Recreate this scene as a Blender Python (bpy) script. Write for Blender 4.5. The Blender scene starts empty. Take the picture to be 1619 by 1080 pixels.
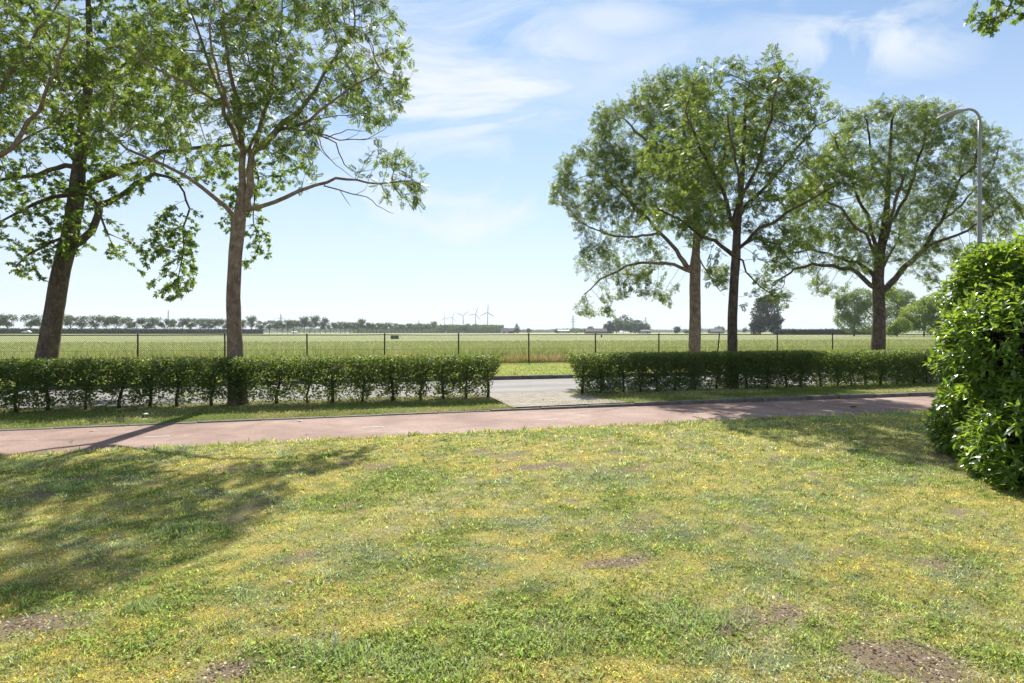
import bpy, math, random
import numpy as np
from mathutils import Vector

R = math.radians
rng = np.random.default_rng(7)
random.seed(7)
scene = bpy.context.scene
COL = scene.collection

# ------------------------------------------------------------------ camera
F = 22.0 / 36.0 * 1619.0          # focal length in photo pixels
H = 1.5                           # eye height
CX, HY = 809.5, 525.0             # horizon row in the photo
cam = bpy.data.cameras.new('camera')
cam.sensor_width = 36.0
cam.lens = 22.0
cam.shift_y = -(540.0 - HY) / 1619.0
cam.clip_start = 0.05
cam.clip_end = 20000.0
cam_ob = bpy.data.objects.new('camera', cam)
COL.objects.link(cam_ob)
cam_ob.location = (0, 0, H)
cam_ob.rotation_euler = (R(90), 0, 0)
scene.camera = cam_ob

# ------------------------------------------------------------------ light
SUN_EL = R(42.0)
SUN_AZ = R(-0.5)                   # clockwise from +Y
world = bpy.data.worlds.new('World')
scene.world = world
world.use_nodes = True
wt = world.node_tree
wt.nodes.clear()


def N(tree, typ, **kw):
    n = tree.nodes.new(typ)
    for k, v in kw.items():
        setattr(n, k, v)
    return n


def mth(tree, op, a, b=None, clamp=False):
    n = N(tree, 'ShaderNodeMath', operation=op, use_clamp=clamp)
    for i, v in enumerate((a, b)):
        if v is None:
            continue
        if isinstance(v, (int, float)):
            n.inputs[i].default_value = v
        else:
            tree.links.new(v, n.inputs[i])
    return n.outputs[0]


sky = N(wt, 'ShaderNodeTexSky', sky_type='NISHITA', sun_disc=False)
sky.sun_elevation = SUN_EL
sky.sun_rotation = SUN_AZ
sky.altitude = 0
sky.air_density = 1.0
sky.dust_density = 0.15
sky.ozone_density = 2.0
tc = N(wt, 'ShaderNodeTexCoord')
sx = N(wt, 'ShaderNodeSeparateXYZ')
wt.links.new(tc.outputs['Generated'], sx.inputs[0])
zc = mth(wt, 'ADD', mth(wt, 'MAXIMUM', sx.outputs[2], 0.0), 0.16)
cxy = N(wt, 'ShaderNodeCombineXYZ')
wt.links.new(mth(wt, 'DIVIDE', sx.outputs[0], zc), cxy.inputs[0])
wt.links.new(mth(wt, 'DIVIDE', sx.outputs[1], zc), cxy.inputs[1])
mp = N(wt, 'ShaderNodeMapping')
mp.inputs['Location'].default_value = (5.5, 5.5, 0)
mp.inputs['Rotation'].default_value = (0, 0, R(30))
mp.inputs['Scale'].default_value = (0.7, 1.0, 1)
wt.links.new(cxy.outputs[0], mp.inputs[0])
n1 = N(wt, 'ShaderNodeTexNoise')
n1.inputs['Scale'].default_value = 1.9
n1.inputs['Detail'].default_value = 9
n1.inputs['Roughness'].default_value = 0.52
n1.inputs['Distortion'].default_value = 0.35
wt.links.new(mp.outputs[0], n1.inputs['Vector'])
r1 = N(wt, 'ShaderNodeMapRange', interpolation_type='SMOOTHSTEP')
r1.inputs['From Min'].default_value = 0.36
r1.inputs['From Max'].default_value = 0.60
wt.links.new(n1.outputs[0], r1.inputs[0])
n2 = N(wt, 'ShaderNodeTexNoise')
n2.inputs['Scale'].default_value = 5.5
n2.inputs['Detail'].default_value = 7
n2.inputs['Roughness'].default_value = 0.55
n2.inputs['Distortion'].default_value = 0.3
wt.links.new(mp.outputs[0], n2.inputs['Vector'])
r2 = N(wt, 'ShaderNodeMapRange')
r2.inputs['From Min'].default_value = 0.25
r2.inputs['From Max'].default_value = 0.75
r2.inputs['To Min'].default_value = 0.45
wt.links.new(n2.outputs[0], r2.inputs[0])
cl = mth(wt, 'MULTIPLY', r1.outputs[0], r2.outputs[0])
CLOUD_MAX = 0.7
cl = mth(wt, 'MULTIPLY', cl, CLOUD_MAX, clamp=True)
# broad soft cloud patches, each at its own bearing and height in the sky
yy = mth(wt, 'MAXIMUM', sx.outputs[1], 0.05)
ux = mth(wt, 'DIVIDE', sx.outputs[0], yy)
wz = mth(wt, 'DIVIDE', sx.outputs[2], yy)
n3 = N(wt, 'ShaderNodeTexNoise')
n3.inputs['Scale'].default_value = 3.4
n3.inputs['Detail'].default_value = 10
n3.inputs['Roughness'].default_value = 0.6
n3.inputs['Distortion'].default_value = 0.8
mp3 = N(wt, 'ShaderNodeMapping')
mp3.inputs['Rotation'].default_value = (0, 0, R(-12))
mp3.inputs['Scale'].default_value = (1.0, 2.1, 1)
c3 = N(wt, 'ShaderNodeCombineXYZ')
wt.links.new(ux, c3.inputs[0])
wt.links.new(wz, c3.inputs[1])
wt.links.new(c3.outputs[0], mp3.inputs[0])
wt.links.new(mp3.outputs[0], n3.inputs['Vector'])
r3 = N(wt, 'ShaderNodeMapRange', interpolation_type='SMOOTHSTEP')
r3.inputs['From Min'].default_value = 0.30
r3.inputs['From Max'].default_value = 0.62
wt.links.new(n3.outputs[0], r3.inputs[0])
for (u0, w0, ru, rw, am) in ((0.57, 0.475, 0.26, 0.10, 1.0), (-0.08, 0.40, 0.34, 0.20, 1.2), (0.16, 0.50, 0.16, 0.05, .8), (-0.10, 0.18, 0.42, 0.13, 1.0), (0.10, 0.30, 0.16, 0.10, .7), (0.75, 0.30, 0.25, 0.08, .7), (-0.6, 0.35, 0.4, 0.2, .9), (-1.3, .4, .6, .3, .9), (1.5, .35, .6, .25, .9)):
    da = mth(wt, 'DIVIDE', mth(wt, 'SUBTRACT', ux, u0), ru)
    db = mth(wt, 'DIVIDE', mth(wt, 'SUBTRACT', wz, w0), rw)
    dd_ = mth(wt, 'SQRT', mth(wt, 'ADD', mth(wt, 'MULTIPLY', da, da), mth(wt, 'MULTIPLY', db, db)))
    wgt = mth(wt, 'MULTIPLY', mth(wt, 'SUBTRACT', 1.25, dd_, clamp=True), am)
    cl = mth(wt, 'MAXIMUM', cl, mth(wt, 'MULTIPLY', mth(wt, 'MULTIPLY', r3.outputs[0], wgt), 0.92, clamp=True))
# thin bright veil that thickens towards the horizon
veil = mth(wt, 'POWER', mth(wt, 'SUBTRACT', 1.0, mth(wt, 'MAXIMUM', sx.outputs[2], 0.0), clamp=True), 2.7)
veil = mth(wt, 'MULTIPLY', veil, 0.93)
cl = mth(wt, 'MAXIMUM', cl, veil)
tintn = N(wt, 'ShaderNodeMixRGB', blend_type='MULTIPLY')
tintn.inputs[0].default_value = 1.0
tintn.inputs[2].default_value = (0.37, 0.555, 0.66, 1)
wt.links.new(sky.outputs[0], tintn.inputs[1])
mx = N(wt, 'ShaderNodeMixRGB')
mx.inputs[2].default_value = (4.3, 4.6, 4.95, 1)
wt.links.new(cl, mx.inputs[0])
wt.links.new(tintn.outputs[0], mx.inputs[1])
bg = N(wt, 'ShaderNodeBackground')
bg.inputs[1].default_value = 0.105
wt.links.new(mx.outputs[0], bg.inputs[0])
wo = N(wt, 'ShaderNodeOutputWorld')
wt.links.new(bg.outputs[0], wo.inputs[0])

sun = bpy.data.lights.new('sun', 'SUN')
sun.energy = 4.5
sun.angle = R(0.53)
sun.color = (1.0, 0.95, 0.86)
sun_ob = bpy.data.objects.new('sun', sun)
COL.objects.link(sun_ob)
sv = Vector((math.sin(SUN_AZ) * math.cos(SUN_EL), math.cos(SUN_AZ) * math.cos(SUN_EL), math.sin(SUN_EL)))
sun_ob.rotation_euler = sv.to_track_quat('Z', 'Y').to_euler()
sun_ob.location = (0, 30, 60)

vs = scene.view_settings
vs.view_transform = 'Standard'
vs.look = 'None'
vs.exposure = 0.95
vs.gamma = 1.0
vs.use_curve_mapping = False
scene.render.engine = 'CYCLES'
scene.cycles.max_bounces = 8
scene.cycles.diffuse_bounces = 3
scene.cycles.transmission_bounces = 6
scene.cycles.volume_bounces = 0
scene.cycles.sample_clamp_indirect = 6.0

# ------------------------------------------------------------------ helpers
TH = R(16.7)                      # the road, path and hedges run at this angle
CT, ST = math.cos(TH), math.sin(TH)


def UV(u, v, z=0.0):
    """along-road / across-road coordinates to world"""
    return (u * CT - v * ST, u * ST + v * CT, z)


def P(px, y, d):
    return ((px - CX) * d / F, d, H - (y - HY) * d / F)


def G(px, y):
    d = H * F / (y - HY)
    return ((px - CX) * d / F, d)


def d_at_v(px, v):
    k = (px - CX) / F
    return v / (CT - k * ST)


def tag(o, label=None, cat=None, group=None, kind=None):
    if label: o['label'] = label
    if cat: o['category'] = cat
    if group: o['group'] = group
    if kind: o['kind'] = kind
    return o


def empty(name, loc, label, cat, group=None, rz=0.0):
    o = bpy.data.objects.new(name, None)
    o.location = loc
    o.rotation_euler = (0, 0, rz)
    COL.objects.link(o)
    return tag(o, label, cat, group)


def link(name, me, parent=None, mat=None):
    o = bpy.data.objects.new(name, me)
    COL.objects.link(o)
    if mat is not None:
        me.materials.append(mat)
    if parent is not None:
        o.parent = parent
        # geometry is written in world space: bring it into the parent's frame
        if 'local' not in me:
            o.matrix_parent_inverse.identity()
    return o


def mesh_np(name, verts, quads=None, tris=None, smooth=False, tint=None):
    verts = np.asarray(verts, dtype=np.float32).reshape(-1, 3)
    nq = 0 if quads is None else len(quads)
    nt = 0 if tris is None else len(tris)
    idx = []
    if nq: idx.append(np.asarray(quads, dtype=np.int32).ravel())
    if nt: idx.append(np.asarray(tris, dtype=np.int32).ravel())
    idx = np.concatenate(idx)
    starts = np.concatenate([np.arange(nq) * 4, nq * 4 + np.arange(nt) * 3]).astype(np.int32)
    me = bpy.data.meshes.new(name)
    me.vertices.add(len(verts))
    me.vertices.foreach_set('co', verts.ravel())
    me.loops.add(len(idx))
    me.loops.foreach_set('vertex_index', idx)
    me.polygons.add(nq + nt)
    me.polygons.foreach_set('loop_start', starts)
    me.polygons.foreach_set('use_smooth', np.full(nq + nt, smooth, dtype=bool))
    if tint is not None:
        a = me.color_attributes.new('tint', 'FLOAT_COLOR', 'POINT')
        c = np.ones((len(verts), 4), dtype=np.float32)
        c[:, :3] = tint
        a.data.foreach_set('color', c.ravel())
    me.update(calc_edges=True)
    return me


class MB:
    """collects simple solids into ONE mesh"""
    def __init__(s):
        s.v, s.f = [], []

    def box(s, x0, x1, y0, y1, z0, z1):
        b = len(s.v)
        s.v += [(x0, y0, z0), (x1, y0, z0), (x1, y1, z0), (x0, y1, z0), (x0, y0, z1), (x1, y0, z1), (x1, y1, z1), (x0, y1, z1)]
        s.f += [tuple(b + i for i in q) for q in ((0, 3, 2, 1), (4, 5, 6, 7), (0, 1, 5, 4), (1, 2, 6, 5), (2, 3, 7, 6), (3, 0, 4, 7))]
        return s

    def tube(s, pts, rad, n=8, cap=True):
        v, q, t = tube_np(pts, rad, n)
        b = len(s.v)
        s.v += [tuple(p) for p in v]
        s.f += [tuple(b + i for i in f) for f in q]
        if cap:
            s.f.append(tuple(b + i for i in range(n))[::-1])
            s.f.append(tuple(b + len(v) - n + i for i in range(n)))
        return s

    def prism(s, poly, axis_vec, base):
        """poly: list of 3D points (planar), extruded by axis_vec"""
        b = len(s.v)
        n = len(poly)
        s.v += [tuple(np.add(p, base)) for p in poly] + [tuple(np.add(np.add(p, base), axis_vec)) for p in poly]
        s.f.append(tuple(b + i for i in range(n))[::-1])
        s.f.append(tuple(b + n + i for i in range(n)))
        for i in range(n):
            j = (i + 1) % n
            s.f.append((b + i, b + j, b + n + j, b + n + i))
        return s

    def build(s, name, mat, parent=None, smooth=False, bevel=0):
        me = bpy.data.meshes.new(name)
        me.from_pydata(s.v, [], s.f)
        if smooth:
            me.polygons.foreach_set('use_smooth', [True] * len(me.polygons))
        me.update()
        o = link(name, me, parent, mat)
        if bevel:
            m = o.modifiers.new('bevel', 'BEVEL')
            m.width = bevel
            m.segments = 2
        return o


def tube_np(pts, rad, n):
    pts = np.asarray(pts, dtype=float)
    m = len(pts)
    rad = np.broadcast_to(np.asarray(rad, dtype=float), (m,))
    tan = np.zeros_like(pts)
    tan[1:-1] = pts[2:] - pts[:-2] if m > 2 else tan[1:-1]
    tan[0] = pts[1] - pts[0]
    tan[-1] = pts[-1] - pts[-2]
    tan /= np.linalg.norm(tan, axis=1, keepdims=True) + 1e-9
    ref = np.array([0, 0, 1.0]) if abs(tan[0][2]) < 0.9 else np.array([1.0, 0, 0])
    a = np.arange(n) * 2 * math.pi / n
    V = np.zeros((m, n, 3))
    u = np.cross(tan[0], ref)
    u /= np.linalg.norm(u)
    for i in range(m):
        u = u - tan[i] * np.dot(u, tan[i])
        l = np.linalg.norm(u)
        if l < 1e-6:
            u = np.cross(tan[i], [0.3, 0.5, 0.8])
            l = np.linalg.norm(u)
        u = u / l
        w = np.cross(tan[i], u)
        V[i] = pts[i] + rad[i] * (np.cos(a)[:, None] * u + np.sin(a)[:, None] * w)
    i = np.arange(m - 1)[:, None] * n
    j = np.arange(n)[None, :]
    jn = (j + 1) % n
    Q = np.stack([i + j, i + jn, i + n + jn, i + n + j], -1).reshape(-1, 4)
    return V.reshape(-1, 3), Q, None


def hash3(ix, iy, iz, seed):
    h = (ix * 374761393 + iy * 668265263 + iz * 2147483647 + seed * 974634777) & 0xffffffff
    h = ((h ^ (h >> 13)) * 1274126177) & 0xffffffff
    return ((h ^ (h >> 16)) & 0xffff) / 65535.0


def vnoise(p, seed=0):
    """value noise for (N,3) points"""
    p = np.asarray(p, dtype=float)
    if p.shape[1] == 2:
        p = np.c_[p, np.zeros(len(p))]
    i = np.floor(p).astype(np.int64)
    f = p - i
    f = f * f * (3 - 2 * f)
    out = 0
    for dx in (0, 1):
        for dy in (0, 1):
            for dz in (0, 1):
                w = (f[:, 0] if dx else 1 - f[:, 0]) * (f[:, 1] if dy else 1 - f[:, 1]) * (f[:, 2] if dz else 1 - f[:, 2])
                out = out + w * hash3(i[:, 0] + dx, i[:, 1] + dy, i[:, 2] + dz, seed)
    return out


def fbm(p, seed=0, oct=3):
    p = np.asarray(p, dtype=float)
    s, a, t = 0, 1.0, 0
    for k in range(oct):
        s = s + a * vnoise(p * 2 ** k + 17.3 * k, seed + k)
        t += a
        a *= 0.5
    return s / t


# ------------------------------------------------------------------ materials
def new_mat(name):
    m = bpy.data.materials.new(name)
    m.use_nodes = True
    m.node_tree.nodes.clear()
    return m, m.node_tree


def out(t, sh):
    o = N(t, 'ShaderNodeOutputMaterial')
    t.links.new(sh, o.inputs[0])


def ramp(t, fac, stops):
    r = N(t, 'ShaderNodeValToRGB')
    el = r.color_ramp.elements
    while len(el) < len(stops):
        el.new(0.5)
    for e, (p_, c) in zip(el, stops):
        e.position = p_
        e.color = (*c, 1)
    t.links.new(fac, r.inputs[0])
    return r.outputs[0]


def noise(t, scale, detail=4, rough=0.55, dist=0.0, vec=None, coords='Object', sc=None):
    n = N(t, 'ShaderNodeTexNoise')
    n.inputs['Scale'].default_value = scale
    n.inputs['Detail'].default_value = detail
    n.inputs['Roughness'].default_value = rough
    n.inputs['Distortion'].default_value = dist
    if vec is None:
        c = N(t, 'ShaderNodeTexCoord')
        vec = c.outputs[coords]
        if sc:
            mpn = N(t, 'ShaderNodeMapping')
            mpn.inputs['Scale'].default_value = sc
            t.links.new(vec, mpn.inputs[0])
            vec = mpn.outputs[0]
    t.links.new(vec, n.inputs['Vector'])
    return n.outputs[0]


def bsdf(t, col, rough=0.8, spec=0.3, metal=0.0, bump=None, bump_d=0.01, bump_s=0.6):
    b = N(t, 'ShaderNodeBsdfPrincipled')
    if isinstance(col, tuple):
        b.inputs['Base Color'].default_value = (*col, 1)
    else:
        t.links.new(col, b.inputs['Base Color'])
    if isinstance(rough, float):
        b.inputs['Roughness'].default_value = rough
    else:
        t.links.new(rough, b.inputs['Roughness'])
    b.inputs['Specular IOR Level'].default_value = spec
    b.inputs['Metallic'].default_value = metal
    if bump is not None:
        bn = N(t, 'ShaderNodeBump')
        bn.inputs['Distance'].default_value = bump_d
        bn.inputs['Strength'].default_value = bump_s
        t.links.new(bump, bn.inputs['Height'])
        t.links.new(bn.outputs[0], b.inputs['Normal'])
    return b.outputs[0]


def leaf_mat(name, c0, c1, tr0, tr1, trans=0.45, rough=0.45, spec=0.45, scale=1.2):
    m, t = new_mat(name)
    geo = N(t, 'ShaderNodeNewGeometry')
    big = noise(t, scale, 3, coords='Object')
    mixf = mth(t, 'ADD', mth(t, 'MULTIPLY', geo.outputs['Random Per Island'], 0.65), mth(t, 'MULTIPLY', big, 0.4), clamp=True)
    c = ramp(t, mixf, [(0.1, c0), (0.9, c1)])
    ct_ = ramp(t, mixf, [(0.1, tr0), (0.9, tr1)])
    p_ = bsdf(t, c, rough, spec)
    tl = N(t, 'ShaderNodeBsdfTranslucent')
    t.links.new(ct_, tl.inputs[0])
    mxn = N(t, 'ShaderNodeMixShader')
    mxn.inputs[0].default_value = trans
    t.links.new(p_, mxn.inputs[1])
    t.links.new(tl.outputs[0], mxn.inputs[2])
    out(t, mxn.outputs[0])
    return m


def tint_mat(name, trans=0.4, rough=0.7, spec=0.2, tboost=1.3):
    """blade material: the species colour is stored on the mesh"""
    m, t = new_mat(name)
    a = N(t, 'ShaderNodeAttribute', attribute_name='tint')
    geo = N(t, 'ShaderNodeNewGeometry')
    k = mth(t, 'ADD', mth(t, 'MULTIPLY', geo.outputs['Random Per Island'], 0.5), 0.75)
    mul = N(t, 'ShaderNodeVectorMath', operation='SCALE')
    t.links.new(a.outputs['Color'], mul.inputs[0])
    t.links.new(k, mul.inputs['Scale'])
    mul2 = N(t, 'ShaderNodeVectorMath', operation='SCALE')
    t.links.new(mul.outputs[0], mul2.inputs[0])
    mul2.inputs['Scale'].default_value = tboost
    p_ = bsdf(t, mul.outputs[0], rough, spec)
    tl = N(t, 'ShaderNodeBsdfTranslucent')
    t.links.new(mul2.outputs[0], tl.inputs[0])
    mxn = N(t, 'ShaderNodeMixShader')
    mxn.inputs[0].default_value = trans
    t.links.new(p_, mxn.inputs[1])
    t.links.new(tl.outputs[0], mxn.inputs[2])
    out(t, mxn.outputs[0])
    return m


def plain(name, c, rough=0.7, spec=0.3, metal=0.0, var=0.15, scale=8.0):
    m, t = new_mat(name)
    f = noise(t, scale, 5)
    c0 = tuple(x * (1 - var) for x in c)
    c1 = tuple(min(1, x * (1 + var)) for x in c)
    out(t, bsdf(t, ramp(t, f, [(0.3, c0), (0.7, c1)]), rough, spec, metal))
    return m


M_ash = leaf_mat('ash_leaf', (0.030, 0.052, 0.017), (0.13, 0.205, 0.052), (0.07, 0.13, 0.02), (0.50, 0.63, 0.10), 0.40, 0.5, 0.35)
M_maple = leaf_mat('oak_leaf', (0.022, 0.050, 0.012), (0.085, 0.150, 0.032), (0.08, 0.17, 0.02), (0.46, 0.60, 0.07), 0.43, 0.5, 0.4)
M_hedge = leaf_mat('hedge_leaf', (0.032, 0.062, 0.020), (0.075, 0.125, 0.035), (0.18, 0.30, 0.04), (0.46, 0.54, 0.10), 0.40, 0.5, 0.4, 3.0)
M_laurel = leaf_mat('glossy_leaf', (0.03, 0.08, 0.012), (0.09, 0.175, 0.03), (0.14, 0.32, 0.03), (0.58, 0.72, 0.06), 0.42, 0.30, 0.6, 2.0)
M_far = leaf_mat('distant_leaf', (0.048, 0.080, 0.030), (0.12, 0.165, 0.055), (0.11, 0.17, 0.045), (0.26, 0.34, 0.09), 0.28, 0.7, 0.2, 0.1)
M_fardark = leaf_mat('poplar_leaf', (0.035, 0.05, 0.035), (0.06, 0.08, 0.05), (0.06, 0.09, 0.05), (0.10, 0.14, 0.06), 0.25, 0.7, 0.2, 0.1)
M_mid = leaf_mat('willow_leaf', (0.09, 0.13, 0.055), (0.19, 0.25, 0.10), (0.18, 0.28, 0.07), (0.46, 0.56, 0.16), 0.40, 0.6, 0.3, 0.15)
M_midy = leaf_mat('hazel_leaf', (0.09, 0.155, 0.035), (0.23, 0.31, 0.07), (0.20, 0.34, 0.05), (0.58, 0.66, 0.11), 0.42, 0.6, 0.3, 0.15)


def bark_mat(name, c0, c1, c2):
    m, t = new_mat(name)
    f = noise(t, 7, 6, 0.65, 0.6, sc=(1, 1, 0.75))
    g = noise(t, 46, 5, 0.65, 0.3, sc=(1, 1, 0.38))
    k = mth(t, 'ADD', mth(t, 'MULTIPLY', f, 0.65), mth(t, 'MULTIPLY', g, 0.35))
    out(t, bsdf(t, ramp(t, k, [(0.36, c0), (0.5, c1), (0.64, c2)]), 0.9, 0.15, 0, g, 0.03, 0.9))
    return m


M_bark = bark_mat('ash_bark', (0.12, 0.082, 0.060), (0.24, 0.175, 0.13), (0.38, 0.315, 0.25))
M_barkd = bark_mat('dark_bark', (0.055, 0.042, 0.032), (0.11, 0.085, 0.065), (0.19, 0.155, 0.12))
M_stem = bark_mat('hedge_stem', (0.04, 0.03, 0.022), (0.08, 0.06, 0.045), (0.13, 0.10, 0.075))
M_blade = tint_mat('grass_blade', 0.35)
M_moss = tint_mat('lawn_soil_moss', 0.0, 0.95, 0.05)


PATH0, PATH1 = 8.98, 11.26
KERB1 = 11.38


def asphalt(name, c0, c1, speck, bands=None):
    m, t = new_mat(name)
    big = noise(t, 0.6, 5, 0.6)
    fine = noise(t, 140, 3, 0.7)
    gr = noise(t, 45, 2, 0.7)
    k = mth(t, 'ADD', mth(t, 'MULTIPLY', big, 0.45), mth(t, 'MULTIPLY', mth(t, 'ADD', mth(t, 'MULTIPLY', fine, 0.5), mth(t, 'MULTIPLY', gr, 0.5)), 0.55))
    col = ramp(t, k, [(0.36, c0), (0.52, c1), (0.66, speck)])
    if bands:
        c = N(t, 'ShaderNodeTexCoord')
        s = N(t, 'ShaderNodeSeparateXYZ')
        t.links.new(c.outputs['Object'], s.inputs[0])
        # object frame of the road has y across the road: worn wheel tracks
        w = mth(t, 'SINE', mth(t, 'MULTIPLY', s.outputs[1], 2 * math.pi / 1.6))
        w = mth(t, 'ADD', mth(t, 'MULTIPLY', w, 0.5), 0.5)
        w = mth(t, 'MULTIPLY', w, noise(t, 0.8, 3, sc=(0.2, 2, 1)))
        mm = N(t, 'ShaderNodeMixRGB', blend_type='MULTIPLY')
        t.links.new(mth(t, 'MULTIPLY', w, 0.9), mm.inputs[0])
        t.links.new(col, mm.inputs[1])
        mm.inputs[2].default_value = (0.55, 0.53, 0.54, 1)
        col = mm.outputs[0]
    else:
        vo = N(t, 'ShaderNodeTexVoronoi', feature='DISTANCE_TO_EDGE')
        vo.inputs['Scale'].default_value = 0.32
        c = N(t, 'ShaderNodeTexCoord')
        wob = N(t, 'ShaderNodeMixRGB')
        wob.inputs[0].default_value = 0.25
        nn3 = N(t, 'ShaderNodeTexNoise')
        nn3.inputs['Scale'].default_value = 3.0
        nn3.inputs['Detail'].default_value = 6
        t.links.new(c.outputs['Object'], wob.inputs[1])
        t.links.new(nn3.outputs['Color'], wob.inputs[2])
        t.links.new(wob.outputs[0], vo.inputs['Vector'])
        crack = mth(t, 'LESS_THAN', vo.outputs['Distance'], 0.0035)
        crack = mth(t, 'MULTIPLY', crack, mth(t, 'GREATER_THAN', noise(t, 0.25, 2), 0.52))
        s2 = N(t, 'ShaderNodeSeparateXYZ')
        t.links.new(c.outputs['Object'], s2.inputs[0])
        # grit and moss gather along both edges
        e1 = mth(t, 'ABSOLUTE', mth(t, 'SUBTRACT', s2.outputs[1], (PATH0 + PATH1) / 2))
        e1 = mth(t, 'MULTIPLY', mth(t, 'SUBTRACT', e1, 0.72), 2.2, clamp=True)
        dirt = mth(t, 'MULTIPLY', e1, mth(t, 'MULTIPLY', mth(t, 'SUBTRACT', noise(t, 5, 6, 0.7), 0.35), 2.6, clamp=True), clamp=True)
        m1 = N(t, 'ShaderNodeMixRGB')
        t.links.new(mth(t, 'MULTIPLY', dirt, 0.75), m1.inputs[0])
        t.links.new(col, m1.inputs[1])
        m1.inputs[2].default_value = (0.17, 0.135, 0.09, 1)
        m2 = N(t, 'ShaderNodeMixRGB')
        t.links.new(mth(t, 'MULTIPLY', crack, 0.6), m2.inputs[0])
        t.links.new(m1.outputs[0], m2.inputs[1])
        m2.inputs[2].default_value = (0.10, 0.07, 0.06, 1)
        st3 = noise(t, 1.4, 5, 0.65, 0.5)
        m3 = N(t, 'ShaderNodeMixRGB', blend_type='MULTIPLY')
        m3.inputs[0].default_value = 1.0
        t.links.new(m2.outputs[0], m3.inputs[1])
        t.links.new(ramp(t, st3, [(0.38, (0.80, 0.78, 0.78)), (0.55, (1.0, 1.0, 1.0)), (0.68, (1.08, 1.08, 1.08))]), m3.inputs[2])
        col = m3.outputs[0]
    out(t, bsdf(t, col, 0.85, 0.25, 0, fine, 0.004, 0.5))
    return m


M_path = asphalt('red_asphalt', (0.21, 0.125, 0.10), (0.325, 0.22, 0.178), (0.47, 0.37, 0.315))
M_road = asphalt('grey_asphalt', (0.17, 0.155, 0.148), (0.255, 0.235, 0.225), (0.35, 0.325, 0.31), True)
M_kerb = plain('concrete_kerb', (0.17, 0.15, 0.135), 0.9, 0.2, 0, 0.35, 5)
M_metal = plain('galvanised_grey', (0.30, 0.30, 0.29), 0.55, 0.4, 0.3, 0.12, 3)
M_black = plain('dark_green_coated_steel', (0.018, 0.022, 0.018), 0.5, 0.4, 0, 0.2)
M_white = plain('faded_white_paint', (0.62, 0.60, 0.56), 0.8, 0.2, 0, 0.12, 30)

# ------------------------------------------------------------------ the ground and roads
def field_mat():
    m, t = new_mat('open_fields')
    c = N(t, 'ShaderNodeTexCoord')
    a = noise(t, 0.012, 4, 0.5, 0.2, sc=(0.5, 1.8, 1))
    b = noise(t, 0.6, 5, 0.65)
    k = mth(t, 'ADD', mth(t, 'MULTIPLY', a, 0.7), mth(t, 'MULTIPLY', b, 0.3))
    col = ramp(t, k, [(0.35, (0.16, 0.19, 0.08)), (0.5, (0.27, 0.29, 0.12)), (0.62, (0.38, 0.37, 0.19))])
    out(t, bsdf(t, col, 0.95, 0.1, 0, b, 0.1, 0.6))
    return m


def crop_mat():
    m, t = new_mat('young_grain_crop')
    a = noise(t, 0.05, 4, 0.55, 0.3, sc=(0.6, 1.6, 1))
    b = noise(t, 2.2, 6, 0.7)
    f = noise(t, 9, 3, 0.7)
    k = mth(t, 'ADD', mth(t, 'MULTIPLY', a, 0.45), mth(t, 'ADD', mth(t, 'MULTIPLY', b, 0.3), mth(t, 'MULTIPLY', f, 0.25)))
    col = ramp(t, k, [(0.34, (0.22, 0.25, 0.105)), (0.5, (0.31, 0.335, 0.15)), (0.64, (0.42, 0.42, 0.21))])
    p_ = bsdf(t, col, 0.9, 0.1, 0, b, 0.25, 0.8)
    out(t, p_)
    return m


M_field, M_crop = field_mat(), crop_mat()


def grid_sheet(name, poly_fn, nu, nv, mat, kind='structure'):
    uu, vv = np.meshgrid(np.linspace(0, 1, nu), np.linspace(0, 1, nv), indexing='ij')
    V = np.array([poly_fn(a, b) for a, b in zip(uu.ravel(), vv.ravel())])
    i, j = np.meshgrid(np.arange(nu - 1), np.arange(nv - 1), indexing='ij')
    k = (i * nv + j).ravel()
    Q = np.stack([k, k + nv, k + nv + 1, k + 1], -1)
    o = link(name, mesh_np(name, V, Q), None, mat)
    tag(o, kind=kind)
    return o


gm = MB()
gm.v = [(math.cos(a) * 5000, math.sin(a) * 5000, -0.06) for a in np.linspace(0, 2 * math.pi, 49)[:-1]]
gm.f = [tuple(range(48))]
tag(gm.build('ground', M_field), kind='structure')

ROAD0, ROAD1 = 14.12, 18.75


def path_wobble(u):
    return 0.10 * np.sin(u * 0.22 + 0.6)


def strip(name, v0, v1, z, mat, u0=-60, u1=70, n=120, wob=(0, 0), parent_rot=True):
    """a flat sheet along the road, own frame turned to the road's direction"""
    u = np.linspace(u0, u1, n)
    a = v0 + wob[0] * path_wobble(u)
    b = v1 + wob[1] * path_wobble(u)
    V = np.concatenate([np.c_[u, a, np.full(n, z)], np.c_[u, b, np.full(n, z)]])
    k = np.arange(n - 1)
    Q = np.stack([k, k + 1, k + n + 1, k + n], -1)
    o = link(name, mesh_np(name, V, Q), None, mat)
    o.rotation_euler = (0, 0, TH)
    tag(o, kind='structure')
    return o


# patches of the lawn, read from the photo and given their real ground place
def Gp(px, y, r, s=1.0):
    x, d = G(px, y)
    return (x, d, r, s)


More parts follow.
